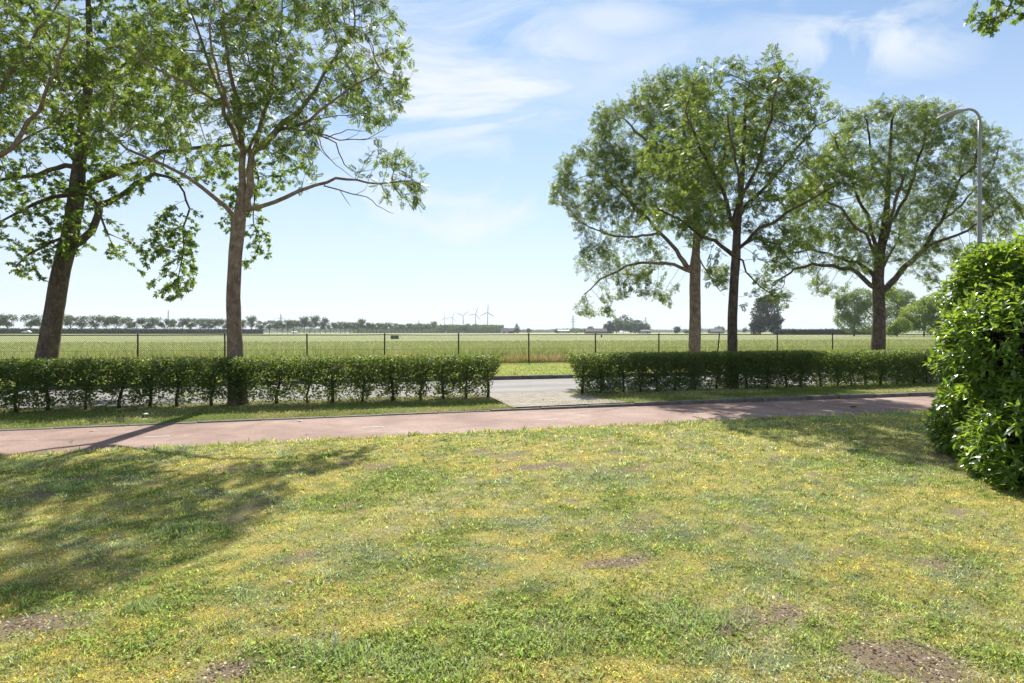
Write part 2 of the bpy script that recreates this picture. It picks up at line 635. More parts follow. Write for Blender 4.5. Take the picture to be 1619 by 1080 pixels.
SOIL = [Gp(1205, 985, .20), Gp(1240, 965, .15), Gp(1185, 1010, .13), Gp(1430, 1050, .24), Gp(1380, 1030, .14), Gp(1500, 1065, .18),
        Gp(60, 1000, .20), Gp(20, 995, .14), Gp(110, 1010, .10), Gp(990, 893, .18), Gp(1020, 886, .12), Gp(960, 900, .1),
        Gp(850, 742, .26), Gp(895, 737, .28), Gp(800, 747, .14), Gp(330, 1070, .16), Gp(360, 1065, .12),
        Gp(1540, 735, .35), Gp(1500, 725, .3), Gp(1590, 765, .32), Gp(1570, 745, .4), Gp(590, 738, .2), Gp(560, 735, .14), Gp(60, 785, .22),
        Gp(1490, 890, .15), Gp(760, 715, .14), Gp(690, 722, .14)]
GREEN = [Gp(880, 1000, .36), Gp(960, 980, .34), Gp(780, 1000, .26), Gp(1060, 975, .3), Gp(640, 1030, .3), Gp(520, 1050, .26), Gp(700, 1055, .25),
         Gp(290, 838, .36), Gp(110, 770, .4), Gp(1390, 735, .45), Gp(1290, 735, .4), Gp(640, 760, .6), Gp(540, 790, .5), Gp(250, 960, .2), Gp(400, 1050, .2),
         Gp(860, 985, .4), Gp(1130, 990, .2), Gp(1000, 1020, .2)]
BLUE = [Gp(720, 905, .3), Gp(820, 830, .4), Gp(1060, 850, .5), Gp(1230, 900, .4), Gp(470, 1040, .25), Gp(110, 768, .35), Gp(950, 760, .6), Gp(1200, 800, .5), Gp(620, 880, .3), Gp(1500, 900, .35)]
MOSS = [Gp(80, 870, 1.0), Gp(200, 930, .6), Gp(150, 1050, .5), Gp(350, 900, .6), Gp(300, 745, 1.6), Gp(500, 740, 1.4), Gp(60, 950, .8), Gp(1330, 900, .4), Gp(560, 700, .5), Gp(400, 980, .4), Gp(1400, 960, .4), Gp(900, 710, .9), Gp(700, 930, .3)]


def patch(p, lst, soft=0.5):
    w = np.zeros(len(p))
    q = p[:, :2] + 0.5 * (np.c_[fbm(p[:, :2] * 2.6, 51, 4), fbm(p[:, :2] * 2.6, 52, 4)] - 0.5)
    for x, y, r, s in lst:
        d = np.hypot(q[:, 0] - x, (q[:, 1] - y)) / r
        w = np.maximum(w, s * np.clip((1.25 - d) / soft, 0, 1))
    return w


C_MOSS = np.array([0.78, 0.64, 0.19])
C_GRASS = np.array([0.48, 0.475, 0.125])
C_GREEN = np.array([0.34, 0.44, 0.10])
C_BLUE = np.array([0.46, 0.53, 0.30])
C_STRAW = np.array([0.80, 0.71, 0.42])
C_SOIL = np.array([0.27, 0.205, 0.15])


def lawn_weights(p):
    """soil, moss, green, blue, straw weights at ground points"""
    q = p[:, :2]
    soil = np.clip(patch(p, [(a_, b_, c_ * (.95 if b_ < 4 else .8), e_) for a_, b_, c_, e_ in SOIL], 0.9) * 1.7 - 1.1 * np.clip(fbm(q * 7, 4, 3) - 0.42, 0, 1) * 2, 0, 1)
    soil = np.maximum(soil, np.clip((fbm(q * 2.2, 3, 4) - 0.665) * 9, 0, 1) * 0.8)
    moss = np.clip(np.maximum(patch(p, MOSS, 1.0) * 0.85, (fbm(q * 1.6, 11, 5) - 0.36) * 2.6) + (fbm(q * 9, 12, 3) - 0.5) * 2.4, 0, 1)
    green = np.clip(np.maximum(patch(p, GREEN, 0.8), (fbm(q * 2.3, 21, 4) - 0.50) * 3) + (fbm(q * 11, 22, 2) - 0.5) * 1.8, 0, 1)
    blue = np.clip(np.maximum(patch(p, BLUE, 1.0), (fbm(q * 2.1, 31, 4) - 0.52) * 3) + (fbm(q * 12, 32, 2) - 0.5) * 1.8, 0, 1)
    straw = np.clip((fbm(q * 0.7, 41, 4) - 0.44) * 3 + 0.10 * (q[:, 0]) * 0.5 + (fbm(q * 9, 42, 3) - 0.5) * 2.4, 0, 1)
    return soil, moss, green, blue, straw


def lawn_height(q):
    return 0.030 * (fbm(q * 0.8, 61, 3) - 0.5) + 0.022 * (fbm(q * 4.5, 62, 2) - 0.5)


def lawn_edge_v(u):
    """height fades to nothing at the path's edge"""
    return u


# --- the lawn on the camera's side
nu, nv = 330, 190
u = np.linspace(-16, 20, nu)
vE = PATH0 + path_wobble(u)
t_ = np.linspace(0, 1, nv)
UU = np.repeat(u[:, None], nv, 1)
VV = -6 + (vE[:, None] + 6) * (t_[None, :] ** 0.8)
X = UU * CT - VV * ST
Y = UU * ST + VV * CT
pp = np.c_[X.ravel(), Y.ravel()]
fade = np.clip((vE[:, None] - VV) / 0.5, 0, 1).ravel()
Z = 0.016 + lawn_height(pp) * fade
soil, moss, green, blue, straw = lawn_weights(pp)
gc = C_GRASS * 0.6 + C_STRAW * 0.25
gc = np.repeat(gc[None], len(pp), 0)
for w, c in ((straw, C_STRAW * 0.6), (moss, C_MOSS * 0.7), (blue, C_BLUE * 0.5), (green, C_GREEN * 0.5), (soil, C_SOIL * 1.0)):
    gc = gc * (1 - w[:, None]) + c * w[:, None]
gc *= ((0.62 + 0.4 * vnoise(pp * 14, 91)) * (1 - soil) + soil)[:, None]
i, j = np.meshgrid(np.arange(nu - 1), np.arange(nv - 1), indexing='ij')
k = (i * nv + j).ravel()
Q = np.stack([k, k + nv, k + nv + 1, k + 1], -1)


def lawn_mat():
    m, t = new_mat('lawn_ground')
    a = N(t, 'ShaderNodeAttribute', attribute_name='tint')
    f = noise(t, 70, 5, 0.7)
    g = noise(t, 260, 2, 0.6)
    mm = N(t, 'ShaderNodeMixRGB', blend_type='MULTIPLY')
    mm.inputs[0].default_value = 1.0
    t.links.new(a.outputs['Color'], mm.inputs[1])
    t.links.new(ramp(t, f, [(0.3, (0.45, 0.42, 0.36)), (0.5, (0.95, 0.95, 0.9)), (0.7, (1.45, 1.45, 1.35))]), mm.inputs[2])
    h = mth(t, 'ADD', f, mth(t, 'MULTIPLY', g, 0.4))
    out(t, bsdf(t, mm.outputs[0], 0.95, 0.08, 0, h, 0.02, 0.9))
    return m


M_lawn = lawn_mat()
o = link('lawn_ground', mesh_np('lawn_ground', np.c_[X.ravel(), Y.ravel(), Z], Q, smooth=True, tint=gc), None, M_lawn)
tag(o, kind='structure')

strip('cycle_path', PATH0 - 0.15, PATH1, 0.010, M_path, wob=(1, 1))
# verge between path and road (raised behind the kerb), then the far verge


def kz(u_):
    f = np.clip((np.asarray(u_) - 1.0) / 7.0, 0, 1)
    return 0.022 + 0.062 * f * f * (3 - 2 * f)


def verge(name, v0, v1, z, base, alt, seed, wob=(0, 0), u0=-60, u1=70, holes=None):
    nu_, nv_ = 520, 26
    u_ = np.linspace(u0, u1, nu_)
    a_ = v0 + wob[0] * path_wobble(u_)
    t2 = np.linspace(0, 1, nv_)
    UU_ = np.repeat(u_[:, None], nv_, 1)
    VV_ = a_[:, None] + (v1 + wob[1] * path_wobble(u_) - a_)[:, None] * t2[None]
    p2 = np.c_[(UU_ * CT - VV_ * ST).ravel(), (UU_ * ST + VV_ * CT).ravel()]
    w = np.clip((fbm(p2 * 0.9, seed, 4) - 0.42) * 5, 0, 1)[:, None]
    c = base * (1 - w) + alt * w
    if holes is not None:
        hw = holes(UU_.ravel(), VV_.ravel())[:, None]
        c = c * (1 - hw) + C_SOIL * hw
    ii, jj = np.meshgrid(np.arange(nu_ - 1), np.arange(nv_ - 1), indexing='ij')
    kk = (ii * nv_ + jj).ravel()
    Q_ = np.stack([kk, kk + nv_, kk + nv_ + 1, kk + 1], -1)
    ed = np.clip(np.minimum(VV_ - v0, v1 - VV_) / 0.4, 0, 1).ravel()
    zz_ = z + 0.05 * ed * (fbm(p2, seed + 5, 2) - 0.4) if name != 'near_verge' else (kz(UU_) * (1 - t2[None]) + 0.055 * t2[None]).ravel() + 0.05 * ed * (fbm(p2, seed + 5, 2) - 0.4)
    oo = link(name, mesh_np(name, np.c_[p2, zz_ + 0 * ed * (fbm(p2, seed + 5, 2) - 0.4)], Q_, smooth=True, tint=c), None, M_lawn)
    tag(oo, kind='structure')


verge('near_verge', KERB1 - 0.01, ROAD0 + 0.02, 0.052, C_GREEN * 0.42, C_GRASS * 0.38, 71, (1, 0),  # greens darkened: the shade on this strip is put into the colour
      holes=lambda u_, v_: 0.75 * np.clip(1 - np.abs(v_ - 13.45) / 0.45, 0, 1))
strip('road', ROAD0, ROAD1, 0.012, M_road)
FSL = math.atan(0.228)            # fence direction
verge('far_verge', ROAD1 + 0.10, 34.0, 0.075, C_GREEN * 0.7, C_GRASS * 0.7, 81)

# kerbs: real steps of concrete blocks
def kerb(name, v0, v1, z1, n, wob):
    mb = MB()
    L = 1.0
    for i_ in range(n):
        u_ = -35 + i_ * L
        o0 = wob * float(path_wobble(u_ + L / 2)) + random.uniform(-.006, .006)
        dz = random.uniform(-.006, .006)
        mb.box(u_ + 0.004, u_ + L - 0.004, v0 + o0, v1 + o0, -0.05, (z1 if z1 else float(kz(u_)) + .004) + dz)
    o_ = mb.build(name, M_kerb, None, bevel=0.012)
    o_.rotation_euler = (0, 0, TH)
    return tag(o_, kind='structure')


kerb('path_kerb', PATH1 - 0.01, KERB1, None, 75, 1)
kerb('road_kerb', ROAD1, ROAD1 + 0.14, 0.125, 80, 0)
strip('road_gutter', ROAD0 - 0.16, ROAD0 + 0.0, 0.056, M_kerb)

# paved crossing between the hedges
def paving_mat():
    m, t = new_mat('grey_paving')
    br = N(t, 'ShaderNodeTexBrick')
    c = N(t, 'ShaderNodeTexCoord')
    mpn = N(t, 'ShaderNodeMapping')
    mpn.inputs['Rotation'].default_value = (0, 0, R(45))
    t.links.new(c.outputs['Object'], mpn.inputs[0])
    t.links.new(mpn.outputs[0], br.inputs['Vector'])
    br.inputs['Color1'].default_value = (0.32, 0.27, 0.23, 1)
    br.inputs['Color2'].default_value = (0.42, 0.37, 0.32, 1)
    br.inputs['Mortar'].default_value = (0.13, 0.13, 0.07, 1)
    br.inputs['Scale'].default_value = 1.0
    br.inputs['Brick Width'].default_value = 0.22
    br.inputs['Row Height'].default_value = 0.11
    br.inputs['Mortar Size'].default_value = 0.008
    f = noise(t, 6, 5, 0.7)
    mm = N(t, 'ShaderNodeMixRGB', blend_type='MULTIPLY')
    mm.inputs[0].default_value = 0.6
    t.links.new(br.outputs[0], mm.inputs[1])
    t.links.new(ramp(t, f, [(0.35, (0.6, 0.6, 0.55)), (0.65, (1.1, 1.1, 1.1))]), mm.inputs[2])
    out(t, bsdf(t, mm.outputs[0], 0.9, 0.2, 0, br.outputs['Fac'], -0.006, 0.7))
    return m


M_pave = paving_mat()
V = [(3.45, KERB1 + .09, .062), (5.95, KERB1 + .08, .078), (5.3, ROAD0 - .17, .088), (3.5, ROAD0 - .17, .088)]
pv = MB()
pv.v = [(a_, b_, c_) for a_, b_, c_ in V]
pv.f = [(0, 1, 2, 3)]
o = pv.build('paved_crossing', M_pave)
o.rotation_euler = (0, 0, TH)
tag(o, kind='structure')

# the grain field, standing about half a metre high
def crop_top(a, b):
    # a across, b away
    ang = FSL
    dd = 31.5 + (b ** 2.2) * 330
    xx = (a - 0.42) * (120 + dd * 2.6)
    return (xx, dd + 0.228 * xx * (1 - b) * 0.9, 0.40 + 0.06 * math.sin(xx * .7) * math.sin(dd * .9))


o = grid_sheet('crop_field', crop_top, 120, 70, M_crop)

# centre marks on the cycle path
for k_, px_ in enumerate((248, 590, 868, 1108)):
    s0 = [(248, 691.5), (590, 676.5), (868, 664.5), (1108, 655)][k_]
    x, d = G(*s0)
    uu_ = x * CT + d * ST
    vv_ = -x * ST + d * CT
    mb = MB()
    nn = 7
    for q_ in range(nn):
        a0 = uu_ - 0.17 + q_ * 0.34 / nn
        mb.box(a0, a0 + 0.34 / nn - 0.002, vv_ - 0.02 + random.uniform(-.004, .004), vv_ + 0.02 + random.uniform(-.004, .004), 0.008, 0.0145)
    o = mb.build('path_marking', M_white)
    o.rotation_euler = (0, 0, TH)
    tag(o, kind='structure')


# ------------------------------------------------------------------ grass blades
def blades(name, pos, h, w, tint, lean, label=None, mat=None, bend=True):
    n = len(pos)
    a = rng.uniform(0, 2 * math.pi, n)
    side = np.c_[np.cos(a), np.sin(a), np.zeros(n)] * (w / 2)[:, None]
    b = rng.uniform(0, 2 * math.pi, n)
    l = np.clip(rng.normal(lean, 0.25, n), 0.02, 1.35)
    dirv = np.c_[np.cos(b) * np.sin(l), np.sin(b) * np.sin(l), np.cos(l)]
    tip = pos + dirv * h[:, None]
    tip[:, 2] -= 0.15 * h * l
    mid = pos + dirv * (h * 0.55)[:, None] + np.c_[np.zeros(n), np.zeros(n), h * 0.08]
    V_ = np.stack([pos - side, pos + side, mid + side * 0.8, tip, mid - side * 0.8], 1).reshape(-1, 3)
    i5 = np.arange(n)[:, None] * 5
    Qd = i5 + np.array([0, 1, 2, 4])
    Tr = i5 + np.array([4, 2, 3])
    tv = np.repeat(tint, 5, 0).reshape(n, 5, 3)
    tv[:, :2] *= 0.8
    me = mesh_np(name, V_, Qd, Tr, tint=tv.reshape(-1, 3))
    o_ = link(name, me, None, mat or M_blade)
    o_['kind'] = 'stuff'
    if label:
        tag(o_, label, 'grass')
    return o_


def scatter_lawn(n):
    # density falls as 1/d^2
    d = 1.9 * (12.5 / 1.9) ** rng.uniform(0, 1, int(n * 1.6))
    k_ = rng.uniform(-1.02, 1.02, len(d))
    x = k_ * d
    v = -x * ST + d * CT
    u_ = x * CT + d * ST
    keep = v < PATH0 + path_wobble(u_) + rng.normal(0.02, 0.035, len(d))
    q_ = np.c_[x, d][keep][:n]
    # two thirds of the blades stand in small clumps
    m = len(q_)
    cl_ = rng.integers(0, m, m)
    nc = m // 9
    src = cl_ % nc
    use = rng.uniform(0, 1, m) < 0.68
    sg = (0.010 * np.clip(q_[src, 1] / 3.5, 1, 3))[:, None]
    q_[use] = (q_[src] + rng.normal(0, 1, (m, 2)) * sg)[use]
    shade = np.where(use, 0.40 + 1.3 * hash3(src, src * 3, src * 7, 5), rng.uniform(0.5, 1.3, m))
    return q_, shade


q, clshade = scatter_lawn(460000)
soil, moss, green, blue, straw = lawn_weights(q)
r_ = rng.uniform(0, 1, len(q))
n_ = len(q)
kind = np.zeros(n_, int)                               # 0 ordinary grass
kind[r_ < straw * 0.40] = 4
kind[(r_ < moss * 0.85) & (rng.uniform(0, 1, n_) < 0.9)] = 1
kind[rng.uniform(0, 1, n_) < blue * 0.45] = 3
kind[rng.uniform(0, 1, n_) < green * 0.42] = 2
gone = rng.uniform(0, 1, n_) < soil * 0.93
q, kind, clshade = q[~gone], kind[~gone], clshade[~gone]
n_ = len(q)
dist = q[:, 1]
big = np.clip(dist / 4.0, 1.0, 2.4)
hh = np.choose(kind, [0.022, 0.013, 0.026, 0.027, 0.022]) * rng.uniform(0.5, 1.5, n_) * (0.6 + 0.4 * big)
clump = fbm(q * 7, 77, 2)
hh *= 0.6 + 0.9 * clump
ww = np.choose(kind, [0.0036, 0.0050, 0.0062, 0.0040, 0.0030]) * rng.uniform(0.7, 1.4, n_) * big
cols = np.stack([C_GRASS, C_MOSS, C_GREEN, C_BLUE, C_STRAW])[kind]
cols = cols * (clshade * rng.uniform(0.65, 1.3, n_))[:, None] * (1 + rng.uniform(-0.12, 0.12, (n_, 3)))
yel = fbm(q * 2.5, 95, 3)[:, None]
cols = cols * 1.06
uu_ = q[:, 0] * CT + q[:, 1] * ST
vv_ = -q[:, 0] * ST + q[:, 1] * CT
fd = np.clip((PATH0 + path_wobble(uu_) - vv_) / 0.5, 0, 1)
edge = np.clip(1 - (PATH0 + path_wobble(uu_) - vv_) / 0.25, 0, 1)
hh *= 1 + 0.8 * edge
pos = np.c_[q, 0.012 + lawn_height(q) * fd]
o = blades('lawn_grass', pos, hh, ww, cols, np.where(kind == 1, 0.9, 0.75),
           'short patchy lawn of yellow moss, green grass and straw on the camera side of the path')

# taller tufts on the lawn
tq = []
for x, d, r0, s0 in [Gp(110, 772, .30), Gp(290, 840, .22), Gp(1395, 728, .35), Gp(1280, 738, .28), Gp(530, 1040, .16), Gp(640, 1045, .2), Gp(880, 1005, .34),
                     Gp(800, 1010, .2), Gp(1080, 985, .22), Gp(225, 965, .1), Gp(1150, 985, .15), Gp(400, 950, .12), Gp(700, 1060, .2), Gp(1470, 745, .2),
                     Gp(1410, 765, .15), Gp(930, 685, .5), Gp(330, 700, .5), Gp(1180, 672, .6), Gp(1330, 664, .6), Gp(1420, 658, .5), Gp(20, 738, .4)]:
    m_ = int(300 * r0 / 0.2)
    a = rng.uniform(0, 2 * math.pi, m_)
    rr = r0 * np.sqrt(rng.uniform(0, 1, m_))
    tq.append(np.c_[x + rr * np.cos(a), d + rr * np.sin(a) * 0.7])
tq = np.concatenate(tq)
vv_ = -tq[:, 0] * ST + tq[:, 1] * CT
tq = tq[vv_ < PATH0 - 0.02]
tw = rng.uniform(0, 1, (len(tq), 1))
tc_ = C_GREEN * (1 - tw) + C_BLUE * tw
blades('lawn_tuft_grass', np.c_[tq, np.full(len(tq), 0.012)], rng.uniform(0.02, 0.06, len(tq)), rng.uniform(.004, .007, len(tq)) * np.clip(tq[:, 1] / 5, 1, 2),
       tc_ * 1.0, 0.6, 'taller blue-green tufts standing out of the short lawn')

# clover and small broad-leafed weeds
wq = rng.uniform(0, 1, 26000)
d_ = 2.2 * (9.5 / 2.2) ** wq
cq = np.c_[rng.uniform(-.98, .98, len(d_)) * d_, d_]
_, _, g_, b_, _ = lawn_weights(cq)
gate = fbm(cq * 3.1, 505, 2)
cq = cq[(rng.uniform(0, 1, len(cq)) < g_ * .55 + .06) & (gate > .5) & (-cq[:, 0] * ST + cq[:, 1] * CT < PATH0 - .05)]
idx = np.repeat(np.arange(len(cq)), 4)
aa = rng.uniform(0, 6.28, len(idx))
cp = np.c_[cq[idx] + rng.normal(0, .006, (len(idx), 2)), np.full(len(idx), .026) + rng.uniform(0, .014, len(idx)) + lawn_height(cq[idx])]
cd = np.c_[np.cos(aa), np.sin(aa), rng.uniform(-.1, .55, len(idx))]
SIMPW = np.array([[[0, 0, 0], [.5, -.42, 0.05], [1, 0, 0.0], [.5, .42, 0.05]]], dtype=float)


def place_w(T, pos, dirs, size):
    x = dirs / np.linalg.norm(dirs, axis=1, keepdims=True)
    y = np.cross([0, 0, 1.0], x)
    y /= np.linalg.norm(y, axis=1, keepdims=True)
    z = np.cross(x, y)
    M = np.stack([x, y, z], 1) * size.reshape(-1, 1, 1)
    V_ = (np.einsum('kvc,ncd->nkvd', T, M) + pos[:, None, None, :]).reshape(-1, 3)
    return V_, np.arange(len(V_)).reshape(-1, 4)


V_, Q_ = place_w(SIMPW, cp, cd, rng.uniform(.008, .017, len(cp)) * np.clip(cp[:, 1] / 5, 1, 1.6))
tcol = np.repeat((C_GREEN * rng.uniform(.7, 1.25, (len(cq), 1)))[idx], 4, 0)
tag(link('lawn_clover', mesh_np('lawn_clover', V_, Q_, tint=tcol), None, M_blade), 'small broad leafed clover and weeds among the short lawn grass', 'weeds', kind='stuff')
# dead leaf crumbs and bits of straw lying on the lawn
m_ = 3800
d_ = 2.2 * (9.5 / 2.2) ** rng.uniform(0, 1, m_)
bq = np.c_[rng.uniform(-.98, .98, m_) * d_, d_]
bq = np.concatenate([bq] + [np.c_[a_ + rng.normal(0, r_0 * .6, 60), b_ + rng.normal(0, r_0 * .5, 60)] for a_, b_, r_0, _ in SOIL if b_ < 8])
bq = bq[-bq[:, 0] * ST + bq[:, 1] * CT < PATH0 - .05]
aa = rng.uniform(0, 6.28, len(bq))
V_, Q_ = place_w(SIMPW, np.c_[bq, .030 + lawn_height(bq)], np.c_[np.cos(aa), np.sin(aa), rng.uniform(-.2, .5, len(bq))], rng.uniform(.006, .02, len(bq)))
bc = np.array([[.10, .07, .04], [.20, .13, .08], [.32, .24, .15], [.48, .42, .33]])[rng.integers(0, 4, len(bq))]
tag(link('lawn_litter', mesh_np('lawn_litter', V_, Q_, tint=np.repeat(bc, 4, 0)), None, M_moss), 'brown and pale crumbs of dead leaves strewn over the lawn', 'leaf litter', kind='stuff')

# weeds along the verge behind the path kerb
m_ = 90000
u_ = rng.uniform(-13, 19, m_)
v_ = rng.uniform(KERB1 + .03, ROAD0 - .17, m_)
keep = ~((u_ > 3.5) & (u_ < 5.6) & (rng.uniform(0, 1, m_) < 0.95 - 0.5 * (fbm(np.c_[u_, v_] * 3, 5, 2) > 0.6)))
keep &= rng.uniform(0, 1, m_) > 0.6 * np.clip(1 - np.abs(v_ - 13.45) / 0.4, 0, 1)
u_, v_ = u_[keep], v_[keep]
q = np.c_[u_ * CT - v_ * ST, u_ * ST + v_ * CT]
w_ = np.clip((fbm(q * 1.2, 71, 3) - 0.42) * 4, 0, 1)[:, None]
c_ = C_GREEN * 0.62 * (1 - w_) + (C_GRASS * .5 + C_STRAW * 0.35) * w_  # blade colours lowered as well, standing in for shade on the verge
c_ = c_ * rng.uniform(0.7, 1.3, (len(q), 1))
hh = rng.uniform(0.02, 0.055, len(q)) * (0.6 + fbm(q * 4, 9, 2))
tt_ = (v_ - KERB1) / (ROAD0 - KERB1)
blades('verge_grass', np.c_[q, kz(u_) * (1 - tt_) + .055 * tt_], hh, rng.uniform(.006, .011, len(q)), c_, 0.6,
       'shaded green grass strip between path kerb and the clipped hedges')

# far verge and the dry grass along the fence
m_ = 60000
u_ = rng.uniform(-16, 40, m_)
v_ = ROAD1 + .16 + rng.uniform(0, 1, m_) ** 1.2 * 11
q = np.c_[u_ * CT - v_ * ST, u_ * ST + v_ * CT]
w_ = np.clip((fbm(q * 0.5, 83, 3) - 0.4) * 4, 0, 1)[:, None]
c_ = (C_GREEN * 0.9 * (1 - w_) + C_GRASS * 0.85 * w_) * rng.uniform(0.75, 1.25, (m_, 1))
blades('far_verge_grass', np.c_[q, np.full(m_, 0.07)], rng.uniform(0.04, 0.10, m_), rng.uniform(.015, .03, m_), c_, 0.6,
       'sunlit green grass verge between the road and the wire fence')


def fence_pt(s, off=0.0):
    """s metres along the fence from the post seen at px 836, off = beyond it"""
    cf, sf = math.cos(FSL), math.sin(FSL)
    return (0.76 + s * cf - off * sf, 28.5 + s * sf + off * cf)


m_ = 42000
s_ = rng.uniform(-22, 34, m_)
of = rng.uniform(0.15, 1.9, m_)
cf, sf = math.cos(FSL), math.sin(FSL)
q = np.c_[0.76 + s_ * cf - of * sf, 28.5 + s_ * sf + of * cf]
hump = 0.35 + 0.65 * fbm(q * 0.8, 15, 3)
hh = rng.uniform(0.25, 0.62, m_) * hump * 1.25
c_ = np.array([0.46, 0.36, 0.19]) * rng.uniform(0.7, 1.25, (m_, 1)) * np.array([1, 1, 1.0])
g_ = rng.uniform(0, 1, m_) < 0.35
c_[g_] = C_GRASS * 1.0
blades('dry_tall_grass', np.c_[q, np.full(m_, 0.05)], hh, rng.uniform(.012, .03, m_), c_, 0.3,
       'band of tall reddish dry grass just behind the wire fence')

# standing grain / weeds at the near side of the field
m_ = 105000
of = 1.8 + (rng.uniform(0, 1, m_) ** 1.6) * 42
s_ = rng.uniform(-1, 1, m_) * (26 + of * 0.95) + 3
q = np.c_[0.76 + s_ * cf - of * sf, 28.5 + s_ * sf + of * cf]
near = np.clip(1 - (of - 1.8) / 7, 0, 1)
hh = rng.uniform(0.18, 0.34, m_) + near * rng.uniform(0, 0.30, m_) * (fbm(q * 0.5, 23, 3) > 0.45)
c_ = np.array([0.36, 0.40, 0.15]) * rng.uniform(0.75, 1.3, (m_, 1))
c_ = c_ * (1 - 0.45 * near[:, None]) + C_GREEN * 1.1 * 0.45 * near[:, None]
st_ = rng.uniform(0, 1, m_) < 0.25
c_[st_] = np.array([0.38, 0.36, 0.17])
base = np.where(of < 3.2, 0.05, 0.30)
hh = np.where(of < 3.2, hh * 1.5 + 0.15, hh)
blades('grain_crop', np.c_[q, base], hh, rng.uniform(.018, .035, m_) * (1 + of / 25), c_, 0.35,
       'green grain crop with rough weeds at the near edge of the field')


# ------------------------------------------------------------------ trees
def template_ash(pairs=4):
    T = []
    L = 1.0
    ll, lw = 0.44, 0.17
    for i_ in range(pairs):
        s_ = 0.28 + 0.60 * i_ / max(1, pairs - 1)
        for sg in (-1, 1):
            b = np.array([s_, 0, 0])
            a = R(52)
            dv = np.array([math.cos(a), sg * math.sin(a), -0.12])
            sd = np.array([-math.sin(a) * sg, math.cos(a), 0]) * (lw / 2)
            T.append([b, b + dv * ll * .5 + sd, b + dv * ll, b + dv * ll * .5 - sd])
    b = np.array([0.92, 0, 0])
    T.append([b, b + [ll * .5, lw / 2, 0], b + [ll, 0, -.05], b + [ll * .5, -lw / 2, 0]])
    return np.array(T)


def template_lobed():
    T = []
    for a, l, w in ((0, 1.0, .42), (R(55), .72, .38), (-R(55), .72, .38), (R(115), .42, .3), (-R(115), .42, .3)):
        dv = np.array([math.cos(a), math.sin(a), -0.08])
        sd = np.array([-math.sin(a), math.cos(a), 0]) * (w / 2)
        b = np.array([0.25, 0, 0]) if a == 0 else np.array([0.28, 0, 0])
        T.append([b, b + dv * l * .55 - sd, b + dv * l, b + dv * l * .55 + sd])
    return np.array(T)


def template_simple():
    return np.array([[[0, 0, 0], [.45, -.30, 0.03], [1, 0, -0.05], [.5, .30, 0.03]]], dtype=float)


def place(T, pos, dirs, size, roll=1.0):
    """copy leaf template T (K,4,3) to N places; x axis along dirs"""
    n = len(pos)
    x = dirs / (np.linalg.norm(dirs, axis=1, keepdims=True) + 1e-9)
    up = np.c_[rng.normal(0, roll, n), rng.normal(0, roll, n), np.ones(n)]
    y = np.cross(up, x)
    y /= np.linalg.norm(y, axis=1, keepdims=True) + 1e-9
    z = np.cross(x, y)
    M = np.stack([x, y, z], 1) * np.asarray(size).reshape(-1, 1, 1)
    V_ = np.einsum('kvc,ncd->nkvd', T, M) + pos[:, None, None, :]
    K = T.shape[0]
    V_ = V_.reshape(-1, 3)
    Q_ = np.arange(len(V_)).reshape(-1, 4)
    return V_, Q_


def blob_points(blobs, d, n, shell=0.5, gap=0.0, gs=1.3, seed=0):
    """blobs: (px, y, rx_px, ry_px[, depth offset, depth radius factor]) at tree distance d"""
    s = d / F
    vol = []
    prm = []
    for b in blobs:
        px_, y_, rx, ry = b[:4]
        do = b[4] if len(b) > 4 else 0.0
        rf = b[5] if len(b) > 5 else 1.0
        c = np.array([(px_ - CX) * (d + do) / F, d + do, H - (y_ - HY) * (d + do) / F])
        r = np.array([rx * s, max(0.4, rf * (rx + ry) / 2 * s), ry * s])
        prm.append((c, r))
        vol.append(np.prod(r) ** 0.62)
    vol = np.array(vol) / sum(vol)
    res = []
    for (c, r), w in zip(prm, vol):
        m = max(8, int(n * w))
        v = rng.normal(0, 1, (m, 3))
        v /= np.linalg.norm(v, axis=1, keepdims=True)
        rad = rng.uniform(0, 1, (m, 1)) ** (1 / 3)
        rad = np.maximum(rad, 0)
        rad = rad * (1 - shell) + shell * rng.uniform(0.6, 1.0, (m, 1))
        res.append(c + v * rad * r)
    res = np.concatenate(res)
    mr_ = float(np.mean([r[0] for c, r in prm]))
    wf = res * (1.1 / mr_)
    res = res + 0.85 * mr_ * (np.c_[fbm(wf, seed + 41, 3), fbm(wf, seed + 42, 3), fbm(wf, seed + 43, 3)] - .5)
    if gap > 0:
        nz = fbm(res * gs, seed + 100, 2)
        res = res[nz > np.quantile(nz, gap)]
    return res


